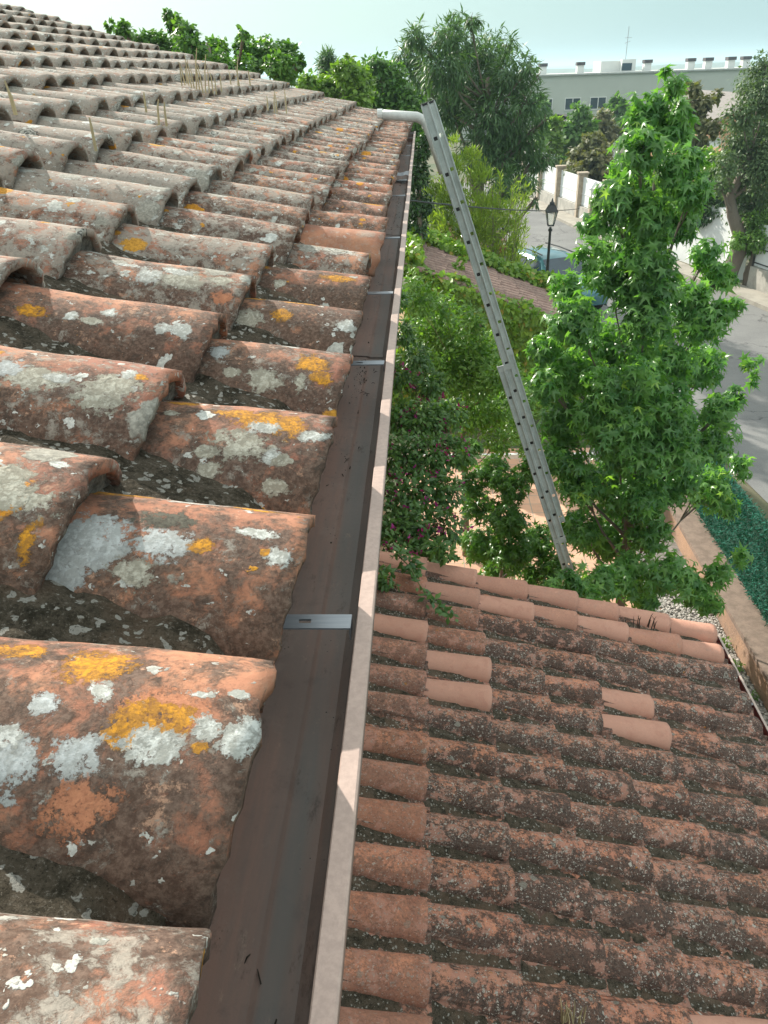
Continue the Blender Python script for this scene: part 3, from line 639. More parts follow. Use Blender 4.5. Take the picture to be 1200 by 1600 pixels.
# ================================================================== ANNEX (lower roof)
annex = empty('annex', (0.9, 2.5, 0), 'low annex with a terracotta tiled roof sloping away to the right below the gutter', 'annex')
LT = 0.28
def lz(x): return 3.222-LT*x
lo_x = [2.24, 1.88, 1.51, 1.15, 0.785, 0.405, 0.02]
lo_y = [0.78+0.2525*i for i in range(17)]
LOV = [tile_mesh('tile_lower', 0.47, 0.107, 0.080, 0.082, 0.056, [M_LO, M_MORT], seed=60+s, nu=16, nv=22, rough=0.8) for s in range(5)]
placed = []
CLEAN = {(16, c): 1 for c in range(7)}; CLEAN.update({(15, c): 1 for c in (0, 1, 2, 3, 4, 5)})
for r, y in enumerate(lo_y):
    for c, x in enumerate(lo_x):
        xn = lo_x[c+1] if c+1 < len(lo_x) else x-0.36
        rz = random.gauss(0, 0.014)
        jx = random.gauss(0, 0.018) if 0 < c < 6 else random.gauss(0, 0.006)
        if c == 0: jx = random.gauss(0, 0.012)
        sl = math.atan(LT-0.034/0.365)
        M_ = Matrix.Translation((x+jx, y+random.gauss(0, 0.007), lz(x)+random.uniform(-0.003, 0.005))) @ Matrix.Rotation(sl, 4, 'Y') @ Matrix.Rotation(rz, 4, 'Z')
        cl = 0.0; g = random.uniform(0.55, 1.1); a = random.uniform(0.55, 1.2); lab = None
        if c == 6: cl = random.choice([0.3, 0.55, 0.4, 0.6])+(0.12 if r < 7 else 0)
        if c == 5 and r > 10: cl = 0.4
        if (r, c) in CLEAN: cl = random.uniform(0.8, 0.97); lab = 'new pale pink tile without lichen'
        if (r, c) in ((11, 5), (12, 5), (12, 2), (11, 2), (4, 2), (13, 6)): cl = 0.93; lab = 'new pale pink tile without lichen'
        placed.append(dict(me=random.choice(LOV), M=M_, prm=(cl, g, random.uniform(0, 0.6), a), label=lab))
lay_roof(annex, placed, [M_LO, M_MORT], 'lower', 100)
xs = [-0.43+0.018*i for i in range(148)]; ys = [0.4+0.018*i for i in range(247)]
def bed2(x, y):
    return lz(x)-0.078+0.012*mnoise.noise(Vector((x*9, y*9, 0)))+0.008*mnoise.noise(Vector((x*33, y*33, 5)))+0.004*mnoise.noise(Vector((x*90, y*90, 5)))
heightfield('mortar_bed', xs, ys, bed2, M_MOSS2, annex)
pans = []
pan2 = [tile_mesh('pan_tile', 0.47, 0.062, 0.074, 0.040, 0.046, [M_LO, M_MORT], seed=90+s, nu=8, nv=12) for s in range(3)]
for r in range(len(lo_y)-1):
    for c, x in enumerate(lo_x):
        M_ = Matrix.Translation((x, (lo_y[r]+lo_y[r+1])/2, lz(x)-0.090)) @ Matrix.Rotation(math.atan(LT-0.04), 4, 'Y') @ Matrix.Rotation(math.pi, 4, 'X')
        pans.append((random.choice(pan2), M_, (0.1, 0.9, 0.2, 0.9), random.random()))
o = rest_mesh('pan_tiles', pans, [M_LO, M_MORT], annex); o['kind'] = 'stuff'
mb = MB(); mb.box((-0.44, -3, 0), (2.12, 4.88, 2.40)); mb.add([(-0.44, 4.88, 2.4), (2.12, 4.88, 2.4), (2.12, 4.88, 2.5), (-0.44, 4.88, 3.2)], [(0, 1, 2, 3)])
mb.build('wall', M_STUC, annex)
M_RED = simple('red_brown_gutter', (0.22, 0.055, 0.045), 0.45, 0.3, 6)
M_REDL = simple('gutter_rim', (0.46, 0.36, 0.31), 0.5, 0.2, 20)
mb = MB(); z0 = lz(2.24)-0.10
mb.add(*extrude([(2.15, z0), (2.16, z0-0.09), (2.285, z0-0.09), (2.297, z0)], -3, 5.0, 1)); 
mb.box((2.15, 4.996, z0-0.09), (2.30, 5.0, z0))
g2 = mb.build('gutter', M_RED, annex)
sub(MB().box((2.295, -3, z0-0.006), (2.311, 5.0, z0+0.002)).build('gutter_lip', M_REDL), g2)
for k in range(8):
    y = 4.7-0.6*k; sub(MB().box((2.17, y-0.012, z0-0.008), (2.294, y+0.012, z0-0.003)).build('bracket', M_GALV), g2)

# ================================================================== LADDER
al = NT('ladder_aluminium'); P = al.coord(); n = al.noise(P, 9, 6, 0.7); n2 = al.noise(P, 60, 5, 0.75)
c = al.mix(al.step(n, 0.35, 0.65), (0.36, 0.40, 0.385), (0.45, 0.49, 0.475)); c = al.mix(al.math('MULTIPLY', al.step(n2, 0.55, 0.75), 0.5), c, (0.24, 0.26, 0.25))
M_AL = al.out(c, 0.5, al.bump(n2, 0.1, 0.002), Metallic=0.1)
M_BLK = simple('black_plastic_and_bore_shade', (0.02, 0.02, 0.022), 0.5)  # plastic parts, and the discs painted as shade in the hollow rungs
M_WHT = simple('white_paint_worn', (0.62, 0.64, 0.62), 0.45, 0.15, 12)
ladder = empty('ladder', (2.17, 7.2, 0), 'tall aluminium extension ladder leaning against the end of the gutter, white standoff on the roof', 'ladder')
LB = np.array([2.15, 7.2, 0.0]); LTp = atY(658, 163, 7.2); ldir = (LTp-LB)/np.linalg.norm(LTp-LB); Llen = np.linalg.norm(LTp-LB)
lnor = np.array([ldir[2], 0, -ldir[0]])      # away from the wall (+X, up)
def lpt(s, n_, y): return LB+ldir*s+lnor*n_+np.array([0, y, 0])
def rail(s0, s1, n0, wn, y, th, holes):
    """C-shaped rail: web in the plane of the picture with rung holes, two flanges"""
    mb = MB(); hs = 0.030
    e = [s0]+[v for h in holes if s0+0.03 < h < s1-0.03 for v in (h-hs/2, h+hs/2)]+[s1]
    nn = [n0, n0+wn/2-hs/2, n0+wn/2+hs/2, n0+wn]
    for i in range(len(e)-1):
        for j in range(3):
            if i % 2 == 1 and j == 1: continue
            for yy in (y, y+0.003):
                mb.add([lpt(e[i], nn[j], yy), lpt(e[i+1], nn[j], yy), lpt(e[i+1], nn[j+1], yy), lpt(e[i], nn[j+1], yy)], [(0, 1, 2, 3)])
    for nf in (n0, n0+wn-0.003):
        v = [lpt(s, nf+a, y+b) for s in (s0, s1) for a, b in ((0, 0), (0.003, 0), (0.003, th), (0, th))]
        mb.add(v, [(0, 1, 2, 3), (7, 6, 5, 4), (0, 4, 5, 1), (1, 5, 6, 2), (2, 6, 7, 3), (3, 7, 4, 0)])
    # a raised rib down the web
    for nf in (n0+wn*0.10, n0+wn*0.90):
        v = [lpt(s, nf+a, y+b) for s in (s0, s1) for a, b in ((-0.005, -0.010), (0.005, -0.010), (0.008, 0), (-0.008, 0))]
        mb.add(v, [(0, 1, 2, 3), (7, 6, 5, 4), (0, 4, 5, 1), (1, 5, 6, 2), (3, 7, 4, 0)])
    return mb
hole_s = [Llen-0.27-0.29*k for k in range(30)]; hole_s = sorted(h for h in hole_s if h > 0.1)
SPL = Llen*0.41; W2 = 0.42
LB0 = LB.copy()
for y in (-0.22, 0.20):
    th = 0.025; LB = LB0+(np.array([0.055, 0, 0]) if y > 0 else 0)
    r1 = rail(SPL-0.55, Llen, -0.005, 0.070, y, th, hole_s).build('upper_rail', M_AL, ladder)
    r2 = rail(0.12, SPL+1.55, -0.062, 0.058, y-0.004, th+0.004, [h-0.05 for h in hole_s]).build('lower_rail', M_AL, ladder)
    v = [lpt(Llen-0.012+k*0.018, a, y-0.004+b) for k in (0, 1) for a, b in ((-0.008, 0), (0.068, 0), (0.068, 0.03), (-0.008, 0.03))]
    MB().add(v, [(3, 2, 1, 0), (4, 5, 6, 7), (0, 1, 5, 4), (1, 2, 6, 5), (2, 3, 7, 6), (3, 0, 4, 7)]).build('end_cap', M_BLK, ladder)
    MB().tube([lpt(0.0, -0.045, y+0.01), lpt(0.14, -0.045, y+0.01)], 0.035, 8).build('rubber_foot', M_BLK, ladder)
    for sc_ in (SPL+1.52, SPL-0.50):
        v = [lpt(sc_+a, b, y-0.012+c_) for a in (-0.03, 0.03) for b in (-0.066, 0.069) for c_ in (0, 0.006)]
        MB().add(v, [(0, 1, 3, 2), (4, 6, 7, 5), (0, 4, 5, 1), (2, 3, 7, 6), (0, 2, 6, 4), (1, 5, 7, 3)]).build('guide_bracket', M_AL, ladder)
LB = LB0
for h in hole_s:  # black end discs stand in for the unlit inside of each hollow rung
    if h > SPL-0.5: MB().tube([lpt(h, 0.030, -0.21), lpt(h, 0.030, 0.20)], 0.015, 8).tube([lpt(h, 0.030, -0.2155), lpt(h, 0.030, -0.2105)], 0.019, 8, mi=1).build('rung', [M_AL, M_BLK], ladder)
    if h < SPL+1.5 and h > 0.3: MB().tube([lpt(h-0.05, -0.033, -0.21), lpt(h-0.05, -0.033, 0.20)], 0.015, 8).tube([lpt(h-0.05, -0.033, -0.2185), lpt(h-0.05, -0.033, -0.2135)], 0.019, 8, mi=1).build('rung', [M_AL, M_BLK], ladder)
# white standoff arm resting on the tiles, bent down along the rail
a0 = atY(592, 179, 7.14); a1 = atY(652, 183, 7.14); a2 = atY(664, 192, 7.14); a3 = atY(671, 214, 7.14); a4 = atY(689, 272, 7.14)
MB().tube([a0, a1, (a1+a2)/2+np.array([0.006, 0, 0.004]), a2, a3, a4], [0.040, 0.040, 0.040, 0.034, 0.022, 0.018], 14).build('standoff_arm', M_WHT, ladder, smooth=True)
MB().tube([a0+np.array([-0.012, 0, 0]), a0+np.array([0.03, 0, 0])], 0.044, 14).build('standoff_end', M_BLK if False else M_WHT, ladder)

# ================================================================== PLANTS
def template(kind):
    if kind == 'star':     # five pointed lobes, tip along +Y
        ang = [math.radians(a) for a in (-118, -62, 0, 62, 118)]; ln = [0.62, 0.92, 1.05, 0.92, 0.62]
        nt = [math.radians(a) for a in (-172, -90, -31, 31, 90, 172)]; nr = [0.12, 0.30, 0.34, 0.34, 0.30, 0.12]
        v = [(0, 0, 0.03)]+[(math.sin(a)*r, math.cos(a)*r, -0.02) for a, r in zip(nt, nr)]+[(math.sin(a)*l, math.cos(a)*l, -0.24*l*l) for a, l in zip(ang, ln)]
        f = [(0, 1+i, 7+i, 2+i) for i in range(5)]; v = np.array(v); v[:, :2] *= 0.55
    elif kind == 'ivy':
        v = np.array([(0, 0, 0), (-0.42, 0.12, -0.06), (-0.30, 0.62, -0.04), (0, 1.0, -0.14), (0.30, 0.62, -0.04), (0.42, 0.12, -0.06)])
        f = [(0, 1, 2, 3), (0, 3, 4, 5)]
    elif kind == 'oval':
        v = np.array([(0, 0, 0), (-0.26, 0.45, -0.05), (0, 1.0, -0.12), (0.26, 0.45, -0.05), (0, 0.5, 0.04)])
        f = [(0, 1, 2, 4), (0, 4, 2, 3)]
    else:                  # slender
        v = np.array([(0, 0, 0), (-0.10, 0.45, 0), (0, 1.0, -0.10), (0.10, 0.45, 0)]); f = [(0, 1, 2, 3)]
    return v, np.array(f)
def leaves(name, kind, pos, tip, nor, size, mat, parent, tone=None):
    v, f = template(kind); n = len(pos)
    tip = tip/np.linalg.norm(tip, axis=1, keepdims=True); sd = np.cross(tip, nor); sd /= np.linalg.norm(sd, axis=1, keepdims=True)+1e-9
    nn = np.cross(sd, tip)
    V = pos[:, None, :]+size[:, None, None]*(v[None, :, 0:1]*sd[:, None, :]+v[None, :, 1:2]*tip[:, None, :]+v[None, :, 2:3]*nn[:, None, :])
    F = (f[None]+(np.arange(n)*len(v))[:, None, None]).reshape(-1, 4); V = V.reshape(-1, 3)
    me = bpy.data.meshes.new(name); me.vertices.add(len(V)); me.vertices.foreach_set('co', V.ravel())
    me.loops.add(F.size); me.loops.foreach_set('vertex_index', F.ravel()); me.polygons.add(len(F))
    me.polygons.foreach_set('loop_start', np.arange(0, F.size, 4)); me.polygons.foreach_set('loop_total', np.full(len(F), 4))
    me.materials.append(mat); a = me.attributes.new('lv', 'FLOAT', 'POINT')
    tone = RNG.random(n) if tone is None else tone
    a.data.foreach_set('value', np.repeat(tone, len(v))); me.update()
    return link(name, me, parent)
def rand_unit(n):
    a = RNG.normal(size=(n, 3)); return a/np.linalg.norm(a, axis=1, keepdims=True)
def clump_points(C, R, n, shell=0.45, squash=0.9, cluster=5, spread=0.12):
    """leaf positions in loose sprays: cluster centres sit towards the outside of every clump"""
    w = R**2.2; w /= w.sum(); k = max(1, n//cluster); ci = RNG.choice(len(C), k, p=w)
    u = rand_unit(k); rad = RNG.random(k)**shell
    out = u.copy(); ctr = C[ci]+u*np.array([1, 1, squash])*(R[ci]*rad)[:, None]
    idx = np.repeat(np.arange(k), cluster); pos = ctr[idx]+RNG.normal(size=(len(idx), 3))*(spread*R[ci][idx])[:, None]
    return pos, out[idx], RNG.random(k)[idx]
def px_clumps(lst, Y, dy=0.5, sc=1.0):
    C = []; R = []
    for q in lst:
        px, py, r = q[:3]; y = Y+(q[3] if len(q) > 3 else random.uniform(-dy, dy)); p = atY(px, py, y); C.append(p); R.append(r*sc*project(p)[2]/FPX)
    return np.array(C), np.array(R)
def limbs(base, C, R, r0, parent, mat, top=None, n=10, name='branch'):
    """a tapered leaning trunk and limbs that reach into the clumps"""
    ctr = C.mean(0); top = np.array(top) if top is not None else np.array([C[:, 0].mean(), C[:, 1].mean(), C[:, 2].mean()+0.3*C[:, 2].std()])
    base = np.array(base, float); pts = []
    for i in range(9):
        s = i/8; p = base+(top-base)*s; p = p+np.array([mnoise.noise(Vector((s*2.3, r0*50, 1))), mnoise.noise(Vector((s*2.3, r0*50, 7))), 0])*r0*2.2*math.sin(s*3.1); pts.append(p)
    MB().tube(pts, [r0*(1-0.82*i/8) for i in range(9)], 9).build('trunk', mat, parent, smooth=True)
    order = np.argsort(-R)[:n]; mb = MB()
    for i in order:
        h = min(max((C[i][2]-base[2])/(top[2]-base[2])-0.22, 0.12), 0.9); k = h*8; a = int(k); st = pts[a]+(pts[min(a+1, 8)]-pts[a])*(k-a)
        md = (st+C[i])/2+np.array([0, 0, -0.06*np.linalg.norm(C[i]-st)]); rr = r0*(1-0.82*h)*0.5
        mb.tube([st, (st+md)/2, md, (md+C[i])/2, C[i]], [rr, rr*0.8, rr*0.6, rr*0.42, rr*0.2], 6)
        for q in range(3):
            e = C[i]+rand_unit(1)[0]*R[i]*0.8; mb.tube([C[i]*0.4+md*0.6, (C[i]+e)/2, e], [rr*0.4, rr*0.25, rr*0.1], 5)
    mb.build(name, mat, parent, smooth=True)
def plant(name, label, cat, C, R, n, kind, size, mat, base=None, r0=0.06, droop=0.5, up=0.3, group=None, crown='crown', nl=10, cluster=5, spread=0.14, shell=0.45, trunk=True, top=None):
    C = np.array(C); base = base if base is not None else (C[:, 0].mean(), C[:, 1].mean(), 0)
    root = empty(name, base, label, cat, group)
    pos, out, tone = clump_points(C, R, n, shell=shell, cluster=cluster, spread=spread); k = len(pos)
    keep = pos[:, 2] > 0.03; pos = pos[keep]; out = out[keep]; tone = tone[keep]; k = len(pos)
    tip = out*0.7+RNG.normal(size=(k, 3))*0.45+np.array([0, 0, -droop])
    nor = out*0.5+RNG.normal(size=(k, 3))*0.35+np.array([0, 0, up+0.5])
    sz = size*RNG.uniform(0.5, 1.15, k); tone = np.clip(tone*0.6+RNG.random(k)*0.4, 0, 1)
    leaves(crown, kind, pos, tip, nor, sz, mat, root, tone)
    if trunk: limbs(base, C, R, r0, root, M_BARK, n=nl, top=top)
    return root

M_SWEET = leaf_material('sweetgum_leaf', (0.080, 0.215, 0.075), (0.23, 0.42, 0.11), 0.45, 0.27, yellow=(0.36, 0.52, 0.10))
M_SWEET2 = leaf_material('low_bush_leaf', (0.060, 0.165, 0.034), (0.14, 0.29, 0.05), 0.36, 0.32)
M_BOUG = leaf_material('bougainvillea_leaf', (0.055, 0.14, 0.045), (0.14, 0.26, 0.06), 0.25, 0.38)
M_MAG = leaf_material('magenta_bract', (0.30, 0.014, 0.18), (0.50, 0.03, 0.31), 0.3, 0.6)
M_SHRUB = leaf_material('shrub_leaf', (0.085, 0.20, 0.045), (0.20, 0.34, 0.06), 0.34, 0.42)
M_IVY = leaf_material('ivy_leaf', (0.12, 0.24, 0.03), (0.26, 0.40, 0.05), 0.36, 0.42, yellow=(0.34, 0.27, 0.04))
M_PEP = leaf_material('slender_dark_leaf', (0.055, 0.125, 0.055), (0.13, 0.23, 0.085), 0.3, 0.5)
M_BAM = leaf_material('bamboo_leaf', (0.17, 0.27, 0.035), (0.32, 0.40, 0.06), 0.35, 0.5)
M_BRI = leaf_material('bright_leaf', (0.060, 0.155, 0.040), (0.15, 0.28, 0.055), 0.35, 0.45)
M_YEL = leaf_material('yellow_green_leaf', (0.10, 0.20, 0.035), (0.22, 0.34, 0.05), 0.35, 0.45)
M_OLI = leaf_material('olive_brown_leaf', (0.10, 0.125, 0.05), (0.21, 0.19, 0.085), 0.25, 0.6)
M_GRY = leaf_material('grey_green_leaf', (0.065, 0.125, 0.055), (0.15, 0.22, 0.09), 0.25, 0.55)
M_DRK = leaf_material('glossy_dark_leaf', (0.018, 0.055, 0.015), (0.06, 0.135, 0.025), 0.2, 0.35)

# the big sweetgum by the annex corner
sw = [(1042,112,13),(1052,135,18),(1030,165,24),(1062,170,20),(1000,150,12),(1003,185,26),(1050,205,34),(1000,235,38),(1060,255,42),(968,262,24),(965,310,38),(1020,300,46),(1080,300,30),
 (1000,365,52),(1062,350,30),(928,348,22),(922,395,28),(950,425,40),(1010,440,52),(1075,470,34),(1105,395,26),(1125,430,26),(1095,500,40),(1140,480,20),(895,500,40),(885,450,26),(850,545,24),(855,600,28),(895,580,40),
 (955,545,56),(1030,560,56),(1095,570,38),(1170,565,15),(1180,590,13),(1150,620,18),(1125,640,28),(880,655,38),(955,650,56),(1035,665,52),(1110,690,38),(1160,730,20),(880,715,34),(905,755,40),(975,755,56),(1050,750,44),
 (1105,760,36),(1135,790,20),(905,825,36),(960,840,42),(1015,835,34),(985,895,32),(935,905,28),(1045,895,30),(1085,915,28),(1125,895,20),(1160,870,12),(1110,940,20),(1010,930,22)]
sw += [(990,640,40,-.5),(1010,700,44,-.5),(965,700,40,-.5),(1045,640,40,-.5),(1000,775,44,-.4),(950,600,36,-.6),(1065,705,36,-.5),(1010,500,40,-.5),(1000,590,40,-.6),(1010,400,40,-.4),(1020,330,36,-.4)]
C, R = px_clumps(sw, 8.0, 0.55)
for i, q in enumerate(sw):
    if q[1] > 860: C[i] = atY(q[0], q[1], 6.9+random.uniform(-0.2, 0.3))
tree = plant('sweetgum_tree', 'tall young sweetgum tree with star shaped leaves rising beside the ladder at the annex corner', 'tree', C, R*0.95, 27000, 'star', 0.17, M_SWEET,
      base=(2.55, 8.1, 0), r0=0.06, droop=0.75, up=0.1, nl=50, cluster=5, spread=0.17, shell=0.5, top=atY(1028, 215, 8.0))
bs = [(735,700,18),(765,735,26),(800,755,30),(835,730,22),(745,790,26),(790,810,34),(750,850,32),(800,860,36),(840,850,30),(870,890,30),(830,900,24),(735,760,18),(775,890,24),(720,720,16)]
C, R = px_clumps(bs, 8.6, 0.4)
plant('sweetgum_sapling', 'low bright green sapling with star shaped leaves behind the foot of the ladder', 'sapling', C, R, 5200, 'star', 0.15, M_SWEET2, r0=0.03, droop=0.5, up=0.2, nl=12)
C, R = px_clumps([(893,905,20),(868,925,18),(905,935,18),(845,930,16),(925,925,16)], 6.3, 0.15)
plant('leafy_shrub', 'dark star leaved shoots hiding the ladder foot at the annex roof edge', 'shrub', C, R, 420, 'star', 0.14, M_SWEET, r0=0.02, droop=0.5, nl=5)

# bougainvillea up the house wall, under the gutter
bg = [(622,470,18),(632,520,22),(650,560,28),(625,590,26),(672,600,30),(620,650,30),(665,660,34),(705,650,26),(625,710,34),(675,715,36),(718,705,22),(640,770,38),(690,765,30),(620,820,28),(660,825,32),(700,820,22),(628,862,22),(672,862,18),(605,880,14)]
C, R = px_clumps(bg, 7.2, 0.3)
for i, q in enumerate(bg): C[i] = atY(q[0], q[1], 7.9-2.6*max(0, (q[1]-560))/320)
C[:, 0] = np.maximum(C[:, 0], -0.36)
bou = plant('bougainvillea', 'climbing bougainvillea with magenta blossoms on the house wall below the gutter', 'climber', C, R, 9000, 'oval', 0.075, M_BOUG, base=(-0.3, 6.5, 0), r0=0.04, droop=0.4, nl=14, crown='foliage')
sel = [i for i, q in enumerate(bg) if q[1] > 560]
pos, out, _t = clump_points(C[sel]-np.array([0, 0.05, 0]), R[sel]*1.12, 800, shell=0.12, cluster=7, spread=0.09)
kk = len(pos); leaves('blossoms', 'oval', pos, rand_unit(kk), rand_unit(kk), RNG.uniform(0.028, 0.05, kk), M_MAG, bou)
# trailing sprig over the annex roof
def over_roof(px, py, up):
    d = ray(px, py); q = (3.222+up-EYE[2])/(d[2]+LT*d[0]); return d*q+EYE
sp = [over_roof(622, 868, 0.12), over_roof(640, 885, 0.12), over_roof(655, 913, 0.08), over_roof(672, 935, 0.06), over_roof(690, 950, 0.06), over_roof(706, 964, 0.05)]
r_ = empty('trailing_shoot', sp[0], 'thin leafy creeper shoot trailing from the bougainvillea over the annex roof tiles', 'creeper')
MB().tube(sp, [0.006, 0.005, 0.004, 0.003, 0.003, 0.002], 6).build('stem', simple('green_stem', (0.12, 0.16, 0.05), 0.6), r_)
pp = []; 
for i in range(70):
    s = random.uniform(0, 4.99); a = int(s); pp.append(sp[a]+(sp[a+1]-sp[a])*(s-a)+RNG.normal(size=3)*np.array([0.022, 0.022, 0.014]))
pp = np.array(pp); kk = len(pp); leaves('foliage', 'oval', pp, RNG.normal(size=(kk, 3))+np.array([0.3, -0.3, -0.2]), RNG.normal(size=(kk, 3))*0.3+np.array([0, -0.3, 1]), RNG.uniform(0.045, 0.075, kk), M_BOUG, r_)
for (a, b, Y) in ((700, 866, over_roof(700, 866, 0.08)[1]), (640, 880, over_roof(640, 880, 0.1)[1]), (605, 905, over_roof(605, 905, 0.1)[1])):
    C, R = px_clumps([(a, b, 14), (a-12, b-10, 13), (a+6, b+12, 9)], Y, 0.05)
    lab = {700: 'small leafy shoot tip drooping over the top edge of the annex roof', 640: 'bushy leafy shoot lying on the annex roof beside the trailing creeper', 605: 'leafy shoot tucked against the gutter above the annex roof corner'}[a]
    plant('leafy_shoot', lab, 'shoot', C, R, 110, 'oval', 0.07, M_BOUG, base=tuple(C[0]), trunk=False, crown='foliage')

# shrub mass between the house and the neighbour
sh = [(640,440,16),(655,470,26),(690,480,26),(665,520,32),(705,530,36),(745,545,34),(690,580,34),(740,590,38),(785,590,32),(810,620,24),(770,640,36),(730,650,32),(810,665,26),(690,640,26),(780,690,24),(825,700,16),(740,500,20)]
C, R = px_clumps(sh, 9.8, 0.5)
plant('garden_shrub', 'dense fine leaved green shrub between the bougainvillea and the ladder', 'shrub', C, R, 11000, 'oval', 0.085, M_SHRUB, r0=0.05, droop=0.1, nl=14, crown='foliage', cluster=6, spread=0.2)


# ================================================================== NEIGHBOUR'S IVY CLAD OUTBUILDING
nb_ = empty('outbuilding', (1.4, 16.6, 0), 'small garden outbuilding with an old grey brown tiled roof and ivy covered walls', 'outbuilding')
MB().box((-0.5, 15.3, 0), (3.0, 18.2, 1.85)).build('wall', simple('ochre_render', (0.50, 0.36, 0.20), 0.9, 0.2, 3), nb_)
def nz(x): return 3.10-0.38*x
t = NT('old_grey_tiles'); P = t.coord(); n = t.noise(P, 5, 7, 0.75); n2 = t.noise(P, 26, 6, 0.75)
c = t.mix(t.step(n, 0.35, 0.65), (0.20, 0.125, 0.105), (0.29, 0.20, 0.165)); c = t.mix(t.step(n2, 0.48, 0.7), c, (0.10, 0.075, 0.065)); M_OLD = t.out(c, 0.9, t.bump(n2, 0.5, 0.01))
mb = MB(); ny = 13
for c_ in range(10):
    x0 = 3.15-0.38*c_; 
    for r in range(ny):
        y = 15.25+0.23*r+random.gauss(0, 0.01); vs = []; K = 7; jx = random.gauss(0, 0.02)
        for (xx, w, dz) in ((x0+jx, 0.105, 0.03), (x0-0.40+jx, 0.085, 0.0)):
            for k in range(K+1):
                a = (k/K*2-1)*1.6; vs.append((xx, y+w*math.sin(a), nz(xx)+dz-0.08*(1-math.cos(a))))
        mb.add(vs, [(k, k+1, K+2+k, K+1+k) for k in range(K)]+[tuple(range(K+1))])
mb.add([(-0.6, 15.2, nz(-0.6)-0.09), (3.2, 15.2, nz(3.2)-0.09), (3.2, 18.3, nz(3.2)-0.09), (-0.6, 18.3, nz(-0.6)-0.09)], [(0, 1, 2, 3)])
mb.build('roof', M_OLD, nb_, smooth=False)
# ivy: a leaf coat over the walls and a thick roll over the roof edges
def ivy_coat():
    P_ = []; O = []
    def band(n, f, o):
        for i in range(n):
            p, keep = f()
            if keep: P_.append(p); O.append(o)
    def front():
        x = random.uniform(-1.1, 3.15); z = random.uniform(0.02, 2.95)*1.0; b = 0.10+0.10*mnoise.noise(Vector((x*1.3, z*1.3, 0)))+0.05*mnoise.noise(Vector((x*4, z*4, 2)))
        if z > nz(x)-0.02: return None, False
        hole = mnoise.noise(Vector((x*1.1+3, z*1.1, 5)))+0.35*mnoise.noise(Vector((x*4, z*4, 8)))
        return (x, 15.24-b-random.uniform(0, 0.08), z), not (hole > 0.38 and x < 1.2)
    band(15000, front, (0, -1, 0.25))
    def right():
        y = random.uniform(15.2, 18.3); z = random.uniform(0.0, 1.95); return (3.08+random.uniform(0, 0.16), y, z), True
    band(2200, right, (1, 0, 0.3))
    def near_edge():
        x = random.uniform(-0.6, 3.2); r = random.random()**0.5*0.19; a = random.uniform(0, 6.28); b = 0.12*mnoise.noise(Vector((x*2.2, 0, 4)))
        return (x, 15.30+b+r*math.cos(a)*1.1, nz(x)-0.08+b*0.7+r*math.sin(a)*0.7), True
    band(3200, near_edge, (0, -0.4, 1))
    def far_edge():
        x = random.uniform(-0.8, 3.6); r = random.random()**0.5; a = random.uniform(0, 6.28); b = 0.15*mnoise.noise(Vector((x*1.8, 3, 4)))
        return (x, 18.15+b+r*math.cos(a)*0.45, nz(x)+0.11+b*0.6+r*math.sin(a)*0.17), True
    band(4200, far_edge, (0, -0.3, 1))
    def left_edge():
        y = random.uniform(15.2, 18.3); r = random.random()**0.5; a = random.uniform(0, 6.28)
        return (-0.42+r*math.cos(a)*0.42, y, nz(-0.4)+0.02+r*math.sin(a)*0.22), True
    band(2600, left_edge, (0, -0.2, 1))
    def right_edge():
        y = random.uniform(17.3, 18.4); r = random.random()**0.5; a = random.uniform(0, 6.28)
        return (3.0+r*math.cos(a)*0.3, y, nz(3.0)+0.02+r*math.sin(a)*0.2), True
    band(900, right_edge, (0.4, -0.2, 1))
    return np.array(P_), np.array(O, float)
pos, out = ivy_coat(); kk = len(pos); iv = empty('ivy', (1.4, 15.2, 0), 'yellow green ivy covering the walls and roof edges of the small outbuilding', 'ivy')
leaves('foliage', 'ivy', pos, out*0.35+RNG.normal(size=(kk, 3))*0.4+np.array([0, 0, -0.8]), out+RNG.normal(size=(kk, 3))*0.4, RNG.uniform(0.08, 0.15, kk), M_IVY, iv)
C, R = px_clumps([(717, 415, 7), (722, 402, 6), (712, 425, 6)], 16.4, 0.05)
plant('ivy_shoot', 'upright yellow green ivy shoot standing on the outbuilding roof', 'shoot', C, R, 90, 'ivy', 0.10, M_IVY, base=tuple(C[2]), trunk=False, crown='foliage')

# ================================================================== TREES BEYOND
def T(label, lst, Y, n, kind, size, mat, name='tree', dy=1.0, **kw):
    C, R = px_clumps(lst, Y, dy); kw.setdefault('r0', 0.16)
    return plant(name, label, 'tree' if name.endswith('tree') else name.split('_')[-1], C, R, n, kind, size, mat, **kw)
T('bright green tree whose top rises behind the far edge of the tiled roof', [(172,42,8),(193,48,13),(225,66,20),(262,22,10),(275,38,16),(292,52,18),(252,78,26),(300,82,28),(338,82,22),(380,52,10),(384,76,20),(412,84,26),(448,86,22),(440,108,26),(372,112,30),(306,112,30),(466,98,12),(345,110,28)], 13, 15000, 'ivy', 0.07, M_BRI, dy=0.6, nl=16, spread=0.13, cluster=9, shell=0.6)
T('yellow green tree between the roof corner and the pepper tree', [(500,140,22),(540,112,20),(562,128,24),(530,140,28),(560,150,24),(478,128,14),(545,95,10)], 20, 5000, 'ivy', 0.11, M_YEL, dy=0.7)
T('small dark conifer top above the yellow green tree', [(513,88,10),(508,100,13),(520,102,13),(514,115,15)], 27, 1800, 'slender', 0.22, M_PEP, name='conifer_tree', dy=0.3)
T('mid green tree standing behind the white standoff arm', [(590,100,18),(610,120,24),(575,105,16),(600,150,30),(625,150,22),(585,170,26),(640,170,26),(640,200,24)], 22, 6500, 'ivy', 0.12, M_BRI, dy=0.7)
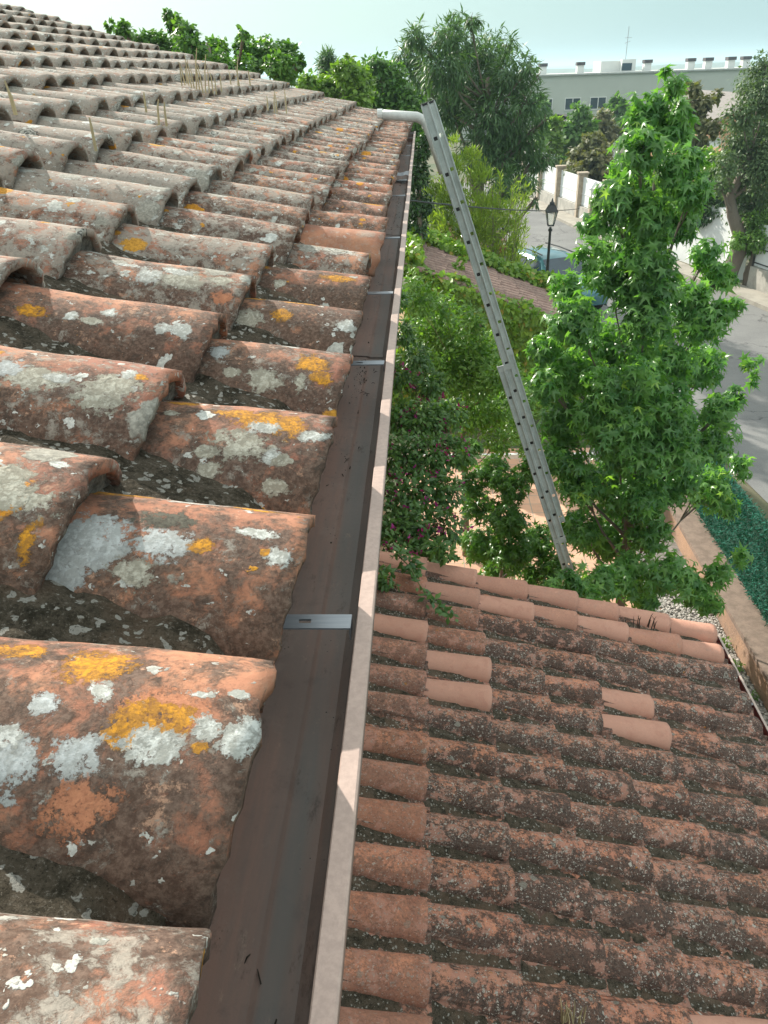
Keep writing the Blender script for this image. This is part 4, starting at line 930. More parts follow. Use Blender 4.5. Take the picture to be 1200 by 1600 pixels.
T('large dark drooping pepper tree, the tallest behind the ladder', [(650,58,18),(642,85,26),(655,40,8),(700,52,24),(735,32,14),(722,24,7),(722,70,34),(690,105,40),(650,125,34),(760,88,38),(795,68,12),(800,112,34),(740,138,46),(826,104,12),(842,118,9),(704,170,40),(776,178,50),(828,160,26),(822,212,32),(800,240,42),(842,246,20),(792,290,30),(824,284,18),(758,238,40),(852,186,11),(838,312,8)], 25, 21000, 'slender', 0.27, M_PEP, name='pepper_tree', droop=0.55, r0=0.3, nl=24, cluster=9, spread=0.13, dy=1.5)
C, R = px_clumps([(712,222,10),(705,262,24),(735,245,16),(752,275,22),(672,300,18),(663,280,10),(705,305,34),(750,325,28),(690,345,28),(735,360,38),(780,330,18),(790,350,14),(676,378,22),(660,330,16)], 19.5, 0.4)
bm = plant('bamboo', 'feathery yellow green bamboo clump beyond the outbuilding, behind the ladder', 'bamboo', C, R*0.8, 9000, 'slender', 0.15, M_BAM, base=(1.6, 19.6, 0), droop=-0.9, nl=14, crown='foliage', r0=0.05, cluster=9, spread=0.2)

mb = MB(); pos_ = []; tips_ = []
for i in range(46):
    b0 = np.array([random.uniform(0.4, 2.15), random.uniform(18.8, 20.3), 0.0]); hgt_ = random.uniform(3.0, 5.1)*(1-0.28*abs(b0[0]-1.5)); ln_ = np.array([(b0[0]-1.5)*0.35+random.gauss(0, 0.12), random.gauss(0, 0.15), 0])
    cp = [b0+ln_*(k/6)**2*1.3+np.array([0, 0, hgt_*k/6]) for k in range(7)]; mb.tube(cp, [0.016-0.002*k for k in range(7)], 5)
    for q in range(170):
        s_ = random.uniform(0.25, 1.0); k = min(int(s_*6), 5); p = cp[k]+(cp[k+1]-cp[k])*(s_*6-k); w_ = 0.30*(1.08-s_)
        pos_.append(p+RNG.normal(size=3)*w_); tips_.append(np.array([ln_[0], ln_[1], 0.9])+RNG.normal(size=3)*0.55)
mb.build('culm', M_BARK, bm); pos_ = np.array(pos_); kk = len(pos_)
leaves('leaf_spray', 'slender', pos_, np.array(tips_), rand_unit(kk), RNG.uniform(0.11, 0.2, kk), M_BAM, bm)
T('dark hedge plant right behind the far end of the gutter', [(655,235,16),(650,275,20),(655,320,20),(648,355,20),(670,215,14)], 17.2, 3600, 'oval', 0.12, M_DRK, name='dark_shrub', dy=0.4, crown='foliage')
T('bright green round tree in front of the dark slate roof', [(906,180,18),(893,205,18),(918,205,18),(905,225,24),(885,225,16)], 50, 3000, 'ivy', 0.28, M_BRI, r0=0.2)
T('small yellow green tree beside the pepper tree crown', [(858,200,16),(870,192,10),(850,215,16),(865,225,14)], 46, 1800, 'ivy', 0.26, M_YEL)
T('olive brown tree above the white boundary fence', [(925,225,18),(912,250,24),(935,250,22),(900,272,18),(925,282,26),(950,270,18),(945,235,14)], 43, 4200, 'ivy', 0.24, M_OLI, r0=0.2)
T('silvery conifer left of the olive brown tree', [(868,250,9),(862,268,14),(880,270,12),(858,285,12)], 46, 1300, 'slender', 0.4, M_GRY, name='conifer_tree')
T('brown leaved tree under the apartment windows', [(942,182,12),(940,195,15),(955,208,14)], 60, 1500, 'ivy', 0.3, M_OLI)
T('thin olive tree with showing branches in front of the apartment block', [(1083,140,12),(1100,160,16),(1072,165,14),(1118,150,9),(1085,190,20),(1108,200,16),(1068,205,14),(1090,225,18)], 34, 2300, 'ivy', 0.2, M_OLI, r0=0.14, nl=16)
T('shrubby tree with yellowing leaves below the satellite dish', [(1098,248,18),(1118,252,16),(1108,272,18),(1130,262,12),(1085,265,12)], 31, 2200, 'ivy', 0.17, M_YEL)
T('dense grey green evergreen tree at the right edge', [(1195,98,18),(1180,130,26),(1200,150,30),(1160,180,26),(1190,200,40),(1150,220,24),(1135,255,20),(1170,250,36),(1200,260,36),(1150,290,26),(1185,305,30),(1128,290,14),(1165,330,24),(1195,345,22)], 26, 22000, 'oval', 0.13, M_GRY, name='evergreen_tree', r0=0.3, nl=18, cluster=8, spread=0.2)
T('dark glossy round bush behind the white boundary wall', [(1110,300,22),(1098,330,24),(1128,325,22),(1118,350,22),(1085,345,16),(1140,350,16)], 29.5, 5200, 'oval', 0.19, M_DRK, name='glossy_bush', crown='foliage')
T('pale green bush overhanging the boundary wall at the right edge', [(1190,375,20),(1172,385,14),(1200,350,20),(1180,345,18),(1155,375,14),(1200,400,14)], 25.6, 5200, 'oval', 0.13, M_SHRUB, name='pale_bush', dy=0.4, crown='foliage')
#  a broken line of far trees so the plain is not bare
k_ = 0
for (px, py, r, Y) in [(480,150,12,60),(560,170,10,48),(610,140,12,80),(700,130,10,75),(985,190,14,62),(1010,230,16,52),(965,160,10,70),(1150,165,12,60),(1040,240,14,48),(1020,300,18,38),(990,340,18,34),(1060,310,16,33),(880,250,10,56),(838,262,14,50),(1075,135,6,85),(845,160,9,85),(1050,160,10,85)]:
    h = r*1.3; lst = [(px, py, r), (px-r*0.7, py+h*0.8, r), (px+r*0.7, py+h*0.8, r), (px, py+h*1.5, r)]
    T(['rounded mid green garden tree far beyond the annex roof', 'rounded mid green garden tree far beyond the annex roof'][k_ % 2], lst, Y, 1300, 'ivy', 0.006*Y, [M_BRI, M_PEP, M_SHRUB][k_ % 3], group='far garden trees', nl=5); k_ += 1

# ================================================================== APARTMENT BLOCK and houses
apt = empty('apartment_block', (25, 92, 0), 'long grey green apartment block with a flat roof and white chimneys on the skyline', 'building')
M_APT = simple('grey_green_render', (0.52, 0.54, 0.48), 0.85, 0.06, 0.3); M_APTW = simple('white_render', (0.72, 0.72, 0.69), 0.8, 0.06, 1)
M_GLASS = simple('dark_glass', (0.03, 0.06, 0.085), 0.12, 0.3, 0.5); M_SLAT = simple('dark_slate', (0.07, 0.065, 0.072), 0.8, 0.2, 2)
zt = 5.62
MB().box((2, 90, 0), (46, 104, zt)).build('wall', M_APT, apt)
MB().box((1.8, 89.8, zt), (46.2, 104.2, zt+0.14)).build('roof', simple('pale_coping', (0.5, 0.52, 0.5), 0.8), apt)
for (xa, xb) in ((849, 864), (883, 908), (922, 948), (1127, 1150), (1010, 1035), (1062, 1086)):
    a = atY(xa, 152, 90)[0]; b = atY(xb, 152, 90)[0]; z0_, z1_ = 2.55, 3.55
    w = MB()
    for (p, q, r1_, r2_) in ((a, b, z0_-0.08, z0_), (a, b, z1_, z1_+0.08), (a, a+0.08, z0_, z1_), (b-0.08, b, z0_, z1_), ((a+b)/2-0.04, (a+b)/2+0.04, z0_, z1_)):
        w.box((p, 89.93, r1_), (q, 90.02, r2_))
    wo = w.build('window', M_APTW, apt)
    sub(MB().box((a+0.08, 89.97, z0_), ((a+b)/2-0.04, 89.99, z1_)).build('pane', M_GLASS), wo); sub(MB().box(((a+b)/2+0.04, 89.97, z0_), (b-0.08, 89.99, z1_)).build('pane', M_GLASS), wo)
for px in (848, 906, 1010, 1077, 1104, 1139, 1162):
    x = atY(px, 110, 93)[0]; ch = MB().box((x-0.35, 92.6, zt+0.1), (x+0.35, 93.4, zt+0.85)).build('chimney', M_APTW, apt)
    sub(MB().box((x-0.42, 92.5, zt+0.85), (x+0.42, 93.5, zt+1.15)).build('chimney_cap', M_SLAT), ch)
a = atY(938, 110, 94)[0]; b = atY(988, 110, 94)[0]
MB().box((a, 94, zt), (b, 98, zt+1.15)).box((a+2.0, 93.2, zt), (b+0.1, 94, zt+1.25)).build('penthouse', M_APTW, apt)
MB().box((b-1.3, 93.14, zt+0.25), (b-0.3, 93.2, zt+0.9)).build('penthouse_window', M_GLASS, apt)
MB().tube([(b-0.6, 95, zt+1), (b-0.6, 95, zt+4.2)], 0.03, 6).tube([(b-0.9, 95, zt+3.2), (b-0.2, 95, zt+3.2)], 0.02, 6).tube([(b-0.85, 95, zt+2.7), (b-0.3, 95, zt+2.9)], 0.02, 6).build('aerial', M_GALV, apt)
def small_house(label, x0, x1, y0, y1, zw, zr, wm, rm):
    h = empty('house', ((x0+x1)/2, (y0+y1)/2, 0), label, 'house')
    xm = (x0+x1)/2
    MB().box((x0, y0, 0), (x1, y1, zw)).add([(x0, y0, zw), (x1, y0, zw), (xm, y0, zr), (x0, y1, zw), (x1, y1, zw), (xm, y1, zr)], [(0, 1, 2), (5, 4, 3)]).build('wall', wm, h)
    e = 0.3; f = (zr-zw)/(xm-x0)*e
    MB().add([(x0-e, y0-e, zw-f+0.05), (xm, y0-e, zr+0.06), (xm, y1+e, zr+0.06), (x0-e, y1+e, zw-f+0.05), (x1+e, y0-e, zw-f+0.05), (x1+e, y1+e, zw-f+0.05),
              (x0-e, y0-e, zw-f-0.07), (xm, y0-e, zr-0.06), (x1+e, y0-e, zw-f-0.07)], [(0, 1, 2, 3), (1, 4, 5, 2), (0, 6, 7, 1), (1, 7, 8, 4)]).build('roof', rm, h)
    return h
M_CLAY = simple('far_clay_roof', (0.40, 0.17, 0.10), 0.9, 0.3, 3, 0.3, 20); M_ORW = simple('orange_render', (0.62, 0.36, 0.22), 0.9, 0.1, 1)
def hip(label, x0, x1, y0, y1, zw, zr, wm, rm):
    h = empty('house', ((x0+x1)/2, (y0+y1)/2, 0), label, 'house'); MB().box((x0, y0, 0), (x1, y1, zw)).build('wall', wm, h); e = 0.4; d = (y1-y0)/2
    MB().add([(x0-e, y0-e, zw-0.05), (x1+e, y0-e, zw-0.05), (x1+e, y1+e, zw-0.05), (x0-e, y1+e, zw-0.05), (x0+d, y0+d, zr), (x1-d, y0+d, zr)],
             [(0, 1, 5, 4), (1, 2, 5), (2, 3, 4, 5), (3, 0, 4)]).build('roof', rm, h); return h
p0 = atY(862, 190, 66); p1 = atY(925, 190, 66)
hip('house with a dark slate roof in front of the apartment block', p0[0]-1, p1[0]+2, 66, 74, 2.0, 3.1, M_APTW, M_SLAT)
p0 = atY(1112, 170, 44); p1 = atY(1165, 170, 44)
small_house('orange gabled house with a grey roof beyond the thin olive tree', p0[0], p1[0]+2.5, 44, 54, 3.6, 4.9, M_ORW, simple('grey_roof', (0.22, 0.2, 0.19), 0.9))
p0 = atY(1085, 225, 37); p1 = atY(1150, 225, 37)
dz_ = small_house('low house with a clay tile roof behind the yellowing tree', p0[0], p1[0]+1, 37, 43, 2.5, 3.2, M_ORW, M_CLAY)
dp = atY(1114, 222, 36.6); mb = MB(); vs = [tuple(dp)]; 
for k in range(16):
    a = k/16*6.283; vs.append((dp[0]+0.32*math.cos(a), dp[1]-0.10, dp[2]+0.22*math.sin(a)))
mb.add(vs, [(0, 1+k, 1+(k+1) % 16) for k in range(16)]); mb.tube([tuple(dp), (dp[0], dp[1]+0.2, dp[2]-0.6)], 0.03, 6)
tag(mb.build('satellite_dish', M_APTW), 'white satellite dish in front of the clay tile roof', 'satellite dish')

# ================================================================== FENCES AND WALLS ALONG THE STREET
def along(poly, y0, y1):
    pts = [p for p in poly]; out = []
    for (xa, ya), (xb, yb) in zip(pts, pts[1:]):
        n = 6
        for i in range(n):
            y = ya+(yb-ya)*i/n
            if y0 <= y <= y1: out.append((xa+(xb-xa)*i/n, y))
    return out
M_FW = simple('white_fence_paint', (0.72, 0.74, 0.74), 0.6, 0.1, 3); M_CON = simple('concrete_plinth', (0.42, 0.40, 0.36), 0.9, 0.3, 3, 0.4, 30); M_PIL = simple('sandstone_pillar', (0.40, 0.33, 0.25), 0.9, 0.25, 6, 0.4, 30)
def street_fence(label, y0, y1, step, ph, hh, pil, panel, off=0.15):
    root = empty('boundary_fence', (0, 0, 0), label, 'fence'); L = along(RR, y0, y1); n0 = L[0]; root.location = (n0[0]+off, n0[1], 0)
    def bar(a, b, z0_, z1_, th):
        d = Vector((b[0]-a[0], b[1]-a[1], 0)).normalized(); nrm = Vector((-d.y, d.x, 0))*th/2
        q = [(a[0]+off-nrm.x, a[1]-nrm.y), (b[0]+off-nrm.x, b[1]-nrm.y), (b[0]+off+nrm.x, b[1]+nrm.y), (a[0]+off+nrm.x, a[1]+nrm.y)]
        return [(x, y, z0_) for x, y in q]+[(x, y, z1_) for x, y in q], [(0, 3, 2, 1), (4, 5, 6, 7), (0, 1, 5, 4), (1, 2, 6, 5), (2, 3, 7, 6), (3, 0, 4, 7)]
    # resample by distance
    pts = [L[0]]; acc = 0
    for a, b in zip(L, L[1:]):
        acc += math.hypot(b[0]-a[0], b[1]-a[1])
        if acc >= step: pts.append(b); acc = 0
    mb = MB()
    for a, b in zip(pts, pts[1:]): mb.add(*bar(a, b, 0.10, ph, 0.28))
    mb.build('plinth', M_CON, root)
    for a, b in zip(pts, pts[1:]):
        p = MB(); p.add(*bar(a, b, ph+0.02, hh, 0.05)); po = p.build('fence_panel', panel, root)
        r_ = MB(); 
        for zz in (ph+0.10, (ph+hh)/2-0.1): r_.add(*bar(a, b, zz, zz+0.03, 0.09))
        sub(r_.build('rail', M_BLK if panel is M_FW and pil is None else panel), po)
    for a in pts:
        if pil: MB().box((a[0]+off-0.2, a[1]-0.2, 0.1), (a[0]+off+0.2, a[1]+0.2, hh+0.12)).box((a[0]+off-0.25, a[1]-0.25, hh+0.12), (a[0]+off+0.25, a[1]+0.25, hh+0.2)).build('pillar', pil, root)
        else: MB().tube([(a[0]+off-0.06, a[1], ph), (a[0]+off-0.06, a[1], hh)], 0.03, 6).build('post', M_BLK, root)
    return root
street_fence('white panel fence on a concrete plinth along the right of the road', 14, 27.0, 2.2, 0.75, 2.0, None, M_FW)
street_fence('white fence with sandstone pillars at the far bend of the road', 33, 54, 2.9, 0.65, 1.9, M_PIL, M_FW)
wl_ = empty('boundary_wall', (9.9, 29.5, 0), 'sunlit white boundary wall with a pale pillar, left of the white panel fence', 'wall')
MB().add([(10.35, 27.2, 0), (10.6, 27.2, 0), (9.3, 31.8, 0), (9.05, 31.8, 0), (10.35, 27.2, 2.1), (10.6, 27.2, 2.1), (9.3, 31.8, 2.1), (9.05, 31.8, 2.1)], [(0, 1, 5, 4), (1, 2, 6, 5), (2, 3, 7, 6), (3, 0, 4, 7), (4, 5, 6, 7)]).build('wall_panel', M_FW, wl_)
MB().box((10.25, 26.75, 0), (10.75, 27.25, 2.3)).box((10.15, 26.65, 2.3), (10.85, 27.35, 2.42)).build('pillar', M_APTW, wl_)
# small lantern on a pillar
lp = atY(929, 300, 36.5); ln_ = empty('garden_lantern', lp, 'small white garden lantern on a pillar beside the olive brown tree', 'lantern')
MB().box((lp[0]-0.18, lp[1]-0.18, 0), (lp[0]+0.18, lp[1]+0.18, lp[2]-0.2)).build('pillar', M_PIL, ln_)
MB().tube([tuple(lp+np.array([0, 0, -0.2])), tuple(lp+np.array([0, 0, 0.15]))], [0.2, 0.26], 6).tube([tuple(lp+np.array([0, 0, 0.15])), tuple(lp+np.array([0, 0, 0.42]))], [0.30, 0.05], 6).build('lamp_head', M_APTW, ln_)

# garden retaining wall, gravel strip and artificial hedge on the right
t = NT('rough_render_wall'); P = t.coord(); n = t.noise(P, 2.5, 7, 0.7); n2 = t.noise(P, 30, 6, 0.75)
c = t.mix(t.step(n, 0.35, 0.65), (0.42, 0.26, 0.17), (0.30, 0.20, 0.15)); c = t.mix(t.math('MULTIPLY', t.step(n2, 0.5, 0.7), 0.5), c, (0.16, 0.11, 0.08)); M_RET = t.out(c, 0.9, t.bump(n2, 0.7, 0.02))
rw = empty('garden_wall', (4.0, 8, 0), 'low rough brown garden wall running below the green artificial hedge', 'wall')
MB().box((3.86, -3, 0), (4.16, 13.6, 0.34)).build('wall_body', M_RET, rw); MB().box((3.83, -3, 0.34), (4.24, 13.6, 0.40)).build('coping', simple('wall_coping', (0.27, 0.20, 0.16), 0.9, 0.3, 8, 0.5, 40), rw)
M_GRAV0 = simple('gravel_base', (0.25, 0.23, 0.21), 0.95, 0.4, 12, 0.8, 60)
tag(MB().add([(3.2, -3, 0.016), (3.86, -3, 0.016), (3.86, 13.6, 0.016), (3.2, 13.6, 0.016)], [(0, 1, 2, 3)]).build('gravel_bed', M_GRAV0), kind='structure')
n = 9000; pos = np.stack([RNG.uniform(3.05, 3.85, n), RNG.uniform(4.5, 9.5, n), np.full(n, 0.022)], 1); v_ = []; 
tm = np.array([(-1, -.7, 0), (1, -.8, 0), (.9, .8, 0), (-.8, .9, 0), (-.5, -.4, .8), (.6, -.3, .9), (.4, .5, .8), (-.5, .4, .7)]); tf = np.array([(0, 3, 2, 1), (4, 5, 6, 7), (0, 1, 5, 4), (1, 2, 6, 5), (2, 3, 7, 6), (3, 0, 4, 7)])
a = RNG.uniform(0, 6.28, n); s_ = RNG.uniform(0.010, 0.024, n); ca, sa = np.cos(a), np.sin(a)
V = np.stack([(tm[None, :, 0]*ca[:, None]-tm[None, :, 1]*sa[:, None]), (tm[None, :, 0]*sa[:, None]+tm[None, :, 1]*ca[:, None]), np.broadcast_to(tm[None, :, 2], (n, 8))], 2)*s_[:, None, None]+pos[:, None]
F = (tf[None]+(np.arange(n)*8)[:, None, None]).reshape(-1, 4); me = bpy.data.meshes.new('gravel'); V = V.reshape(-1, 3)
me.vertices.add(len(V)); me.vertices.foreach_set('co', V.ravel()); me.loops.add(F.size); me.loops.foreach_set('vertex_index', F.ravel()); me.polygons.add(len(F))
me.polygons.foreach_set('loop_start', np.arange(0, F.size, 4)); me.polygons.foreach_set('loop_total', np.full(len(F), 4)); at_ = me.attributes.new('lv', 'FLOAT', 'POINT'); at_.data.foreach_set('value', np.repeat(RNG.random(n), 8)); me.update()
t = NT('pebbles'); me.materials.append(t.out(t.mix(t.attr('lv')['Fac'], (0.22, 0.2, 0.18), (0.55, 0.52, 0.48)), 0.85)); tag(link('gravel', me), kind='stuff')
for i, (px, py) in enumerate(((1128, 1010), (1150, 1045), (1168, 1090))):
    g = atZ(px, py, 0.03); C = np.array([g+np.array([0, 0, 0.05])]); R = np.array([0.09])
    plant('weed', ['green weed tuft in the gravel nearest the garden corner', 'green weed tuft in the middle of the gravel strip', 'green weed tuft at the near end of the gravel strip'][i], 'weed', C, R, 90, 'oval', 0.05, M_SHRUB, base=tuple(g), trunk=False, crown='foliage')
hg = empty('artificial_hedge', (4.2, 9, 0.4), 'dark teal green artificial hedge screen fixed on the garden wall', 'hedge screen')
n = 26000; y_ = RNG.uniform(3.0, 13.2, n); z_ = RNG.uniform(0.42, 1.5, n); pos = np.stack([4.20+RNG.normal(size=n)*0.022, y_, z_], 1)
M_HED = leaf_material('artificial_hedge_leaf', (0.012, 0.13, 0.09), (0.025, 0.20, 0.135), 0.05, 0.85)
leaves('foliage', 'slender', pos, RNG.normal(size=(n, 3))+np.array([-0.6, 0, 0.2]), rand_unit(n), RNG.uniform(0.035, 0.06, n)*1.3, M_HED, hg)
MB().box((4.20, 3.0, 0.41), (4.21, 13.2, 1.48)).build('backing', simple('hedge_backing', (0.008, 0.07, 0.045), 0.8), hg)
for k in range(5): MB().tube([(4.235, 3.1+2.5*k, 0.4), (4.235, 3.1+2.5*k, 1.55)], 0.02, 6).build('post', M_GALV, hg)
# white rail behind the shrubs
rl = empty('railing', (0.9, 12.4, 0), 'low white railing behind the sapling at the end of the terrace', 'railing')
MB().box((-0.4, 12.4, 0.38), (3.0, 12.46, 0.46)).build('top_rail', M_APTW, rl)
for k in range(7): MB().box((-0.38+0.55*k, 12.41, 0.016), (-0.34+0.55*k, 12.45, 0.38)).build('post', M_APTW, rl)

# ================================================================== STREET LAMP, CABLE, CARS
M_IRON = simple('black_iron', (0.018, 0.02, 0.022), 0.45)
lx, ly = 3.31, 21.0; lm = empty('street_lamp', (lx, ly, 0), 'black iron street lamp with a four sided glass lantern beside the road', 'street lamp')
MB().tube([(lx, ly, 0), (lx, ly, 0.5), (lx, ly, 0.52), (lx, ly, 2.82)], [0.09, 0.08, 0.05, 0.032], 12).tube([(lx, ly, 2.72), (lx, ly, 2.78)], 0.055, 10).build('pole', M_IRON, lm)
lant = MB(); zb, zt2 = 2.86, 3.20; wb, wt = 0.068, 0.13; k4 = [(-1, -1), (1, -1), (1, 1), (-1, 1)]
for sx, sy in k4: lant.tube([(lx+sx*wb, ly+sy*wb, zb), (lx+sx*wt, ly+sy*wt, zt2)], 0.013, 5)
for i in range(4):
    a, b = k4[i], k4[(i+1) % 4]
    for w, z in ((wb, zb), (wt, zt2)): lant.tube([(lx+a[0]*w, ly+a[1]*w, z), (lx+b[0]*w, ly+b[1]*w, z)], 0.013, 5)
lant.add([(lx+a[0]*0.155, ly+a[1]*0.155, 3.20) for a in k4]+[(lx+a[0]*0.075, ly+a[1]*0.075, 3.36) for a in k4], [(0, 1, 5, 4), (1, 2, 6, 5), (2, 3, 7, 6), (3, 0, 4, 7), (0, 3, 2, 1)])
lant.tube([(lx, ly, 3.36), (lx, ly, 3.42), (lx, ly, 3.44), (lx, ly, 3.52)], [0.07, 0.06, 0.03, 0.008], 8)
lh = lant.build('lantern', M_IRON, lm)
t = NT('lantern_glass'); M_LG = t.out((0.85, 0.9, 0.9, 1), 0.08, None, Transmission_Weight=0.85, IOR=1.1)
g = MB()
for i in range(4):
    a, b = k4[i], k4[(i+1) % 4]; g.add([(lx+a[0]*wb, ly+a[1]*wb, zb), (lx+b[0]*wb, ly+b[1]*wb, zb), (lx+b[0]*wt, ly+b[1]*wt, zt2), (lx+a[0]*wt, ly+a[1]*wt, zt2)], [(0, 1, 2, 3)])
sub(g.build('glass', M_LG), lh)
c0 = np.array([-0.45, 9.0, atY(650, 311, 9)[2]+0.03]); c1 = atY(905, 326, 30); pts = []
for i in range(30):
    s = i/29; p = c0+(c1-c0)*s; p[2] -= 0.35*4*s*(1-s)*0.3; pts.append(p)
tag(MB().tube(pts, 0.012, 6).build('overhead_cable', M_BLK), 'thin black overhead cable crossing behind the ladder towards the street lamp', 'cable')

def car(label, x, y, rz, paint):
    root = empty('parked_car', (x, y, 0), label, 'car', None)
    Rz = Matrix.Translation((x, y, 0)) @ Matrix.Rotation(rz, 4, 'Z')
    def tr(p): return tuple(Rz @ Vector(p))
    # sections along the length: (y, half width low, z low, belt z, half width belt, roof half width, roof z)
    sec = [(-2.05, .70, .35, .62, .70, .60, .66), (-1.95, .80, .25, .72, .80, .68, .78), (-1.2, .86, .22, .90, .86, .72, .96), (-0.95, .87, .22, .95, .87, .72, 1.02), (-0.35, .87, .22, .96, .87, .62, 1.42), (0.1, .87, .22, .97, .87, .61, 1.48),
           (0.9, .87, .22, .98, .87, .60, 1.47), (1.5, .86, .24, 1.0, .86, .60, 1.40), (1.95, .82, .28, .98, .82, .62, 1.02), (2.05, .74, .34, .80, .76, .66, .86)]
    prof = []
    for (yy, wl2, zl, zb2, wb2, wr, zr) in sec:
        prof.append([(-wl2*0.96, yy, zl), (-wl2, yy, zl+0.2), (-wb2, yy, zb2), (-wr, yy, zr-0.05), (-wr*0.8, yy, zr), (0, yy, zr+0.03), (wr*0.8, yy, zr), (wr, yy, zr-0.05), (wb2, yy, zb2), (wl2, yy, zl+0.2), (wl2*0.96, yy, zl)])
    b = MB(); K = 11; v = [tr(p) for s_ in prof for p in s_]; f = []
    for i in range(len(prof)-1):
        for j in range(K-1): f.append((i*K+j, i*K+j+1, (i+1)*K+j+1, (i+1)*K+j))
    f += [tuple(range(K))[::-1], tuple((len(prof)-1)*K+j for j in range(K))]
    b.add(v, f); b.build('body', paint, root, smooth=True)
    def quad(ps, nm, mt, push=0.012):
        ps = [Vector(p) for p in ps]; nrm = (ps[1]-ps[0]).cross(ps[2]-ps[0]).normalized()*push
        return MB().add([tr(p+nrm) for p in ps], [tuple(range(len(ps)))]).build(nm, mt, root)
    quad([(-.70, -1.0, 1.02), (.70, -1.0, 1.02), (.58, -.40, 1.40), (-.58, -.40, 1.40)], 'windscreen', M_GLASS, 0.03)
    quad([(.60, 2.0, 1.02), (-.60, 2.0, 1.02), (-.56, 1.56, 1.37), (.56, 1.56, 1.37)], 'rear_window', M_GLASS, 0.03)
    for s_ in (-1, 1):
        for (ya, yb, yc, yd) in ((-0.85, 0.28, 0.28, -0.35), (0.36, 1.75, 1.42, 0.36)):
            ps = [(s_*.868, ya, 1.0), (s_*.868, yb, 1.0), (s_*.64, yc, 1.36), (s_*.64, yd, 1.36)]
            quad(ps if s_ > 0 else ps[::-1], 'side_window', M_GLASS, 0.02)
        MB().tube([tr((s_*.52, -0.25, 1.52)), tr((s_*.52, 0.5, 1.545)), tr((s_*.52, 1.35, 1.52))], 0.02, 6).build('roof_rail', M_BLK, root)
        MB().box((-0.1, -0.09, -0.06), (0.1, 0.09, 0.06)).build('tmp', M_BLK).name = 'mirror'
        mo = bpy.data.objects['mirror'] if 'mirror' in bpy.data.objects else None
        mo.name = 'wing_mirror'; mo.parent = root; mo.matrix_parent_inverse = Matrix.Translation(-root.location); mo.matrix_basis = Rz @ Matrix.Translation((s_*0.96, -0.75, 1.02))
        quad([(s_*.78, -2.0, .62), (s_*.5, -2.05, .62), (s_*.5, -2.03, .74), (s_*.76, -1.97, .74)][::s_], 'headlight', M_APTW, 0.02)
        for yy in (-1.3, 1.3):
            w = MB(); w.tube([tr((s_*.70, yy, .32)), tr((s_*.89, yy, .32))], .32, 20); wo = w.build('wheel', M_BLK, root)
            sub(MB().tube([tr((s_*.88, yy, .32)), tr((s_*.90, yy, .32))], .19, 14).build('hub', M_GALV), wo)
    return root
t = NT('teal_car_paint'); M_TEAL = t.out((0.045, 0.16, 0.19, 1), 0.28, None, Metallic=0.35, Coat_Weight=0.7)
t = NT('dark_red_car_paint'); M_CR = t.out((0.22, 0.03, 0.025, 1), 0.3, None, Coat_Weight=0.6)
car('teal blue car with roof rails parked behind the ivy, beside the street lamp', 3.98, 24.4, math.radians(22), M_TEAL)
car('dark red car mostly hidden behind the bamboo up the street', 2.15, 32.0, math.radians(8), M_CR)

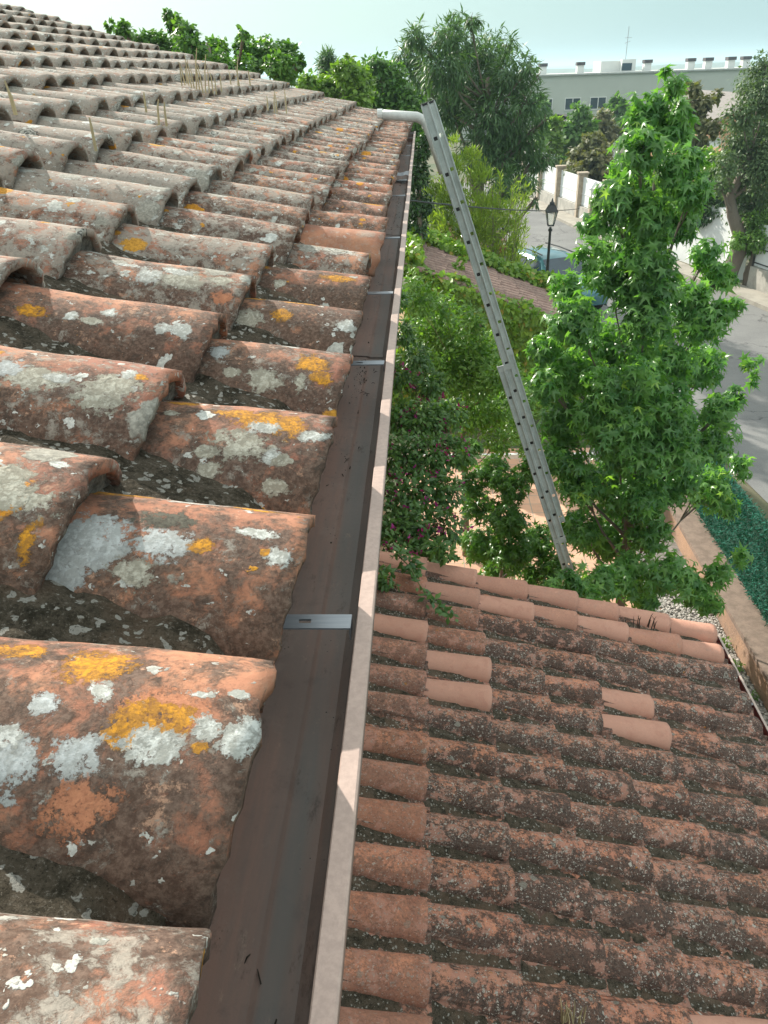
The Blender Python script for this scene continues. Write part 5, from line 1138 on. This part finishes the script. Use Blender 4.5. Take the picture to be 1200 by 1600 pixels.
# ================================================================== DRY STALKS ON THE ROOFS
M_STRAW = simple('dry_straw', (0.46, 0.38, 0.22), 0.8, 0.3, 10)
def stalks(label, pts, Y, spread):
    b = atY(pts[0][0], pts[0][1], Y); r_ = empty('dry_weed', b, label, 'weed'); 
    for (px, py, hpx) in pts:
        p = atY(px, py, Y+random.uniform(-spread, spread)); h = hpx*project(p)[2]/FPX
        mb = MB(); l1 = RNG.normal(size=2)*0.04*h; mb.tube([p-np.array([0, 0, 0.03]), p+np.array([l1[0], l1[1], h*0.5]), p+np.array([l1[0]*2.5, l1[1]*2.5, h])], [0.004, 0.0035, 0.002], 5); mb.build('stalk', M_STRAW, r_)
    return r_
random.seed(11)
stalks('densest clump of dry straw stalks standing on the far upper roof', [(283,125,20),(288,124,24),(294,126,34),(298,128,30),(306,132,48),(311,134,36),(316,136,30),(320,136,44),(326,136,26),(332,137,20),(337,138,14),(345,134,14),(302,128,18),(291,122,14)], 4.9, 0.25)
stalks('tall pair of dry stalks right of the densest clump', [(371,126,34),(373,126,20),(360,124,12)], 5.6, 0.1)
stalks('short dry stalks near the last roof courses on the far side', [(428,167,22),(432,168,18),(447,168,24),(418,163,12),(390,124,12)], 4.7, 0.1)
stalks('pale dry stalk leaning at the left edge of the roof', [(19,160,30),(21,160,16)], 2.3, 0.02)
stalks('short dry stalks sprouting between the middle roof tiles', [(246,180,22),(258,182,20),(226,160,14)], 2.9, 0.03)
stalks('bent brown stalk beside a tile end on the left roof', [(146,215,28)], 2.05, 0.01)
M_BGR = simple('dark_dead_grass', (0.045, 0.035, 0.025), 0.9)
def tuft(label, px, py, n, hmax, mat, w):
    from_ = ray(px, py); s = (3.24-EYE[2])/(from_[2]+LT*from_[0]); b = from_*s+EYE; mb = MB()
    for i in range(n):
        p = b+np.array([random.uniform(-w, w), random.gauss(0, 0.012), -0.05]); h = random.uniform(0.4, 1)*hmax; d = RNG.normal(size=2)*0.35*h
        mb.tube([p, p+np.array([d[0]*0.4, d[1]*0.4, h*0.6+0.04]), p+np.array([d[0], d[1], h+0.04])], [0.004, 0.003, 0.0008], 4)
    tag(mb.build('grass_tuft', mat), label, 'grass tuft')
tuft('dark dead grass blades on the annex roof near its far eave', 1000, 972, 12, 0.08, M_BGR, 0.12)
tuft('dry brown grass tuft between annex tiles at the bottom of the photo', 895, 1588, 14, 0.10, M_STRAW, 0.05)


# ================================================================== HAZE
t = NT('haze_air'); t.n.remove(t.b); pv = t.n.new('ShaderNodeVolumePrincipled'); pv.inputs['Color'].default_value = (0.66, 0.88, 0.97, 1)
pv.inputs['Density'].default_value = 0.0006; pv.inputs['Anisotropy'].default_value = 0.2
t.l.new(pv.outputs[0], t.n['Material Output'].inputs['Volume'])
hz = MB().box((-6100, -3100, -1.0), (6100, 9100, 27.0)).build('haze', t.mat); tag(hz, kind='stuff')
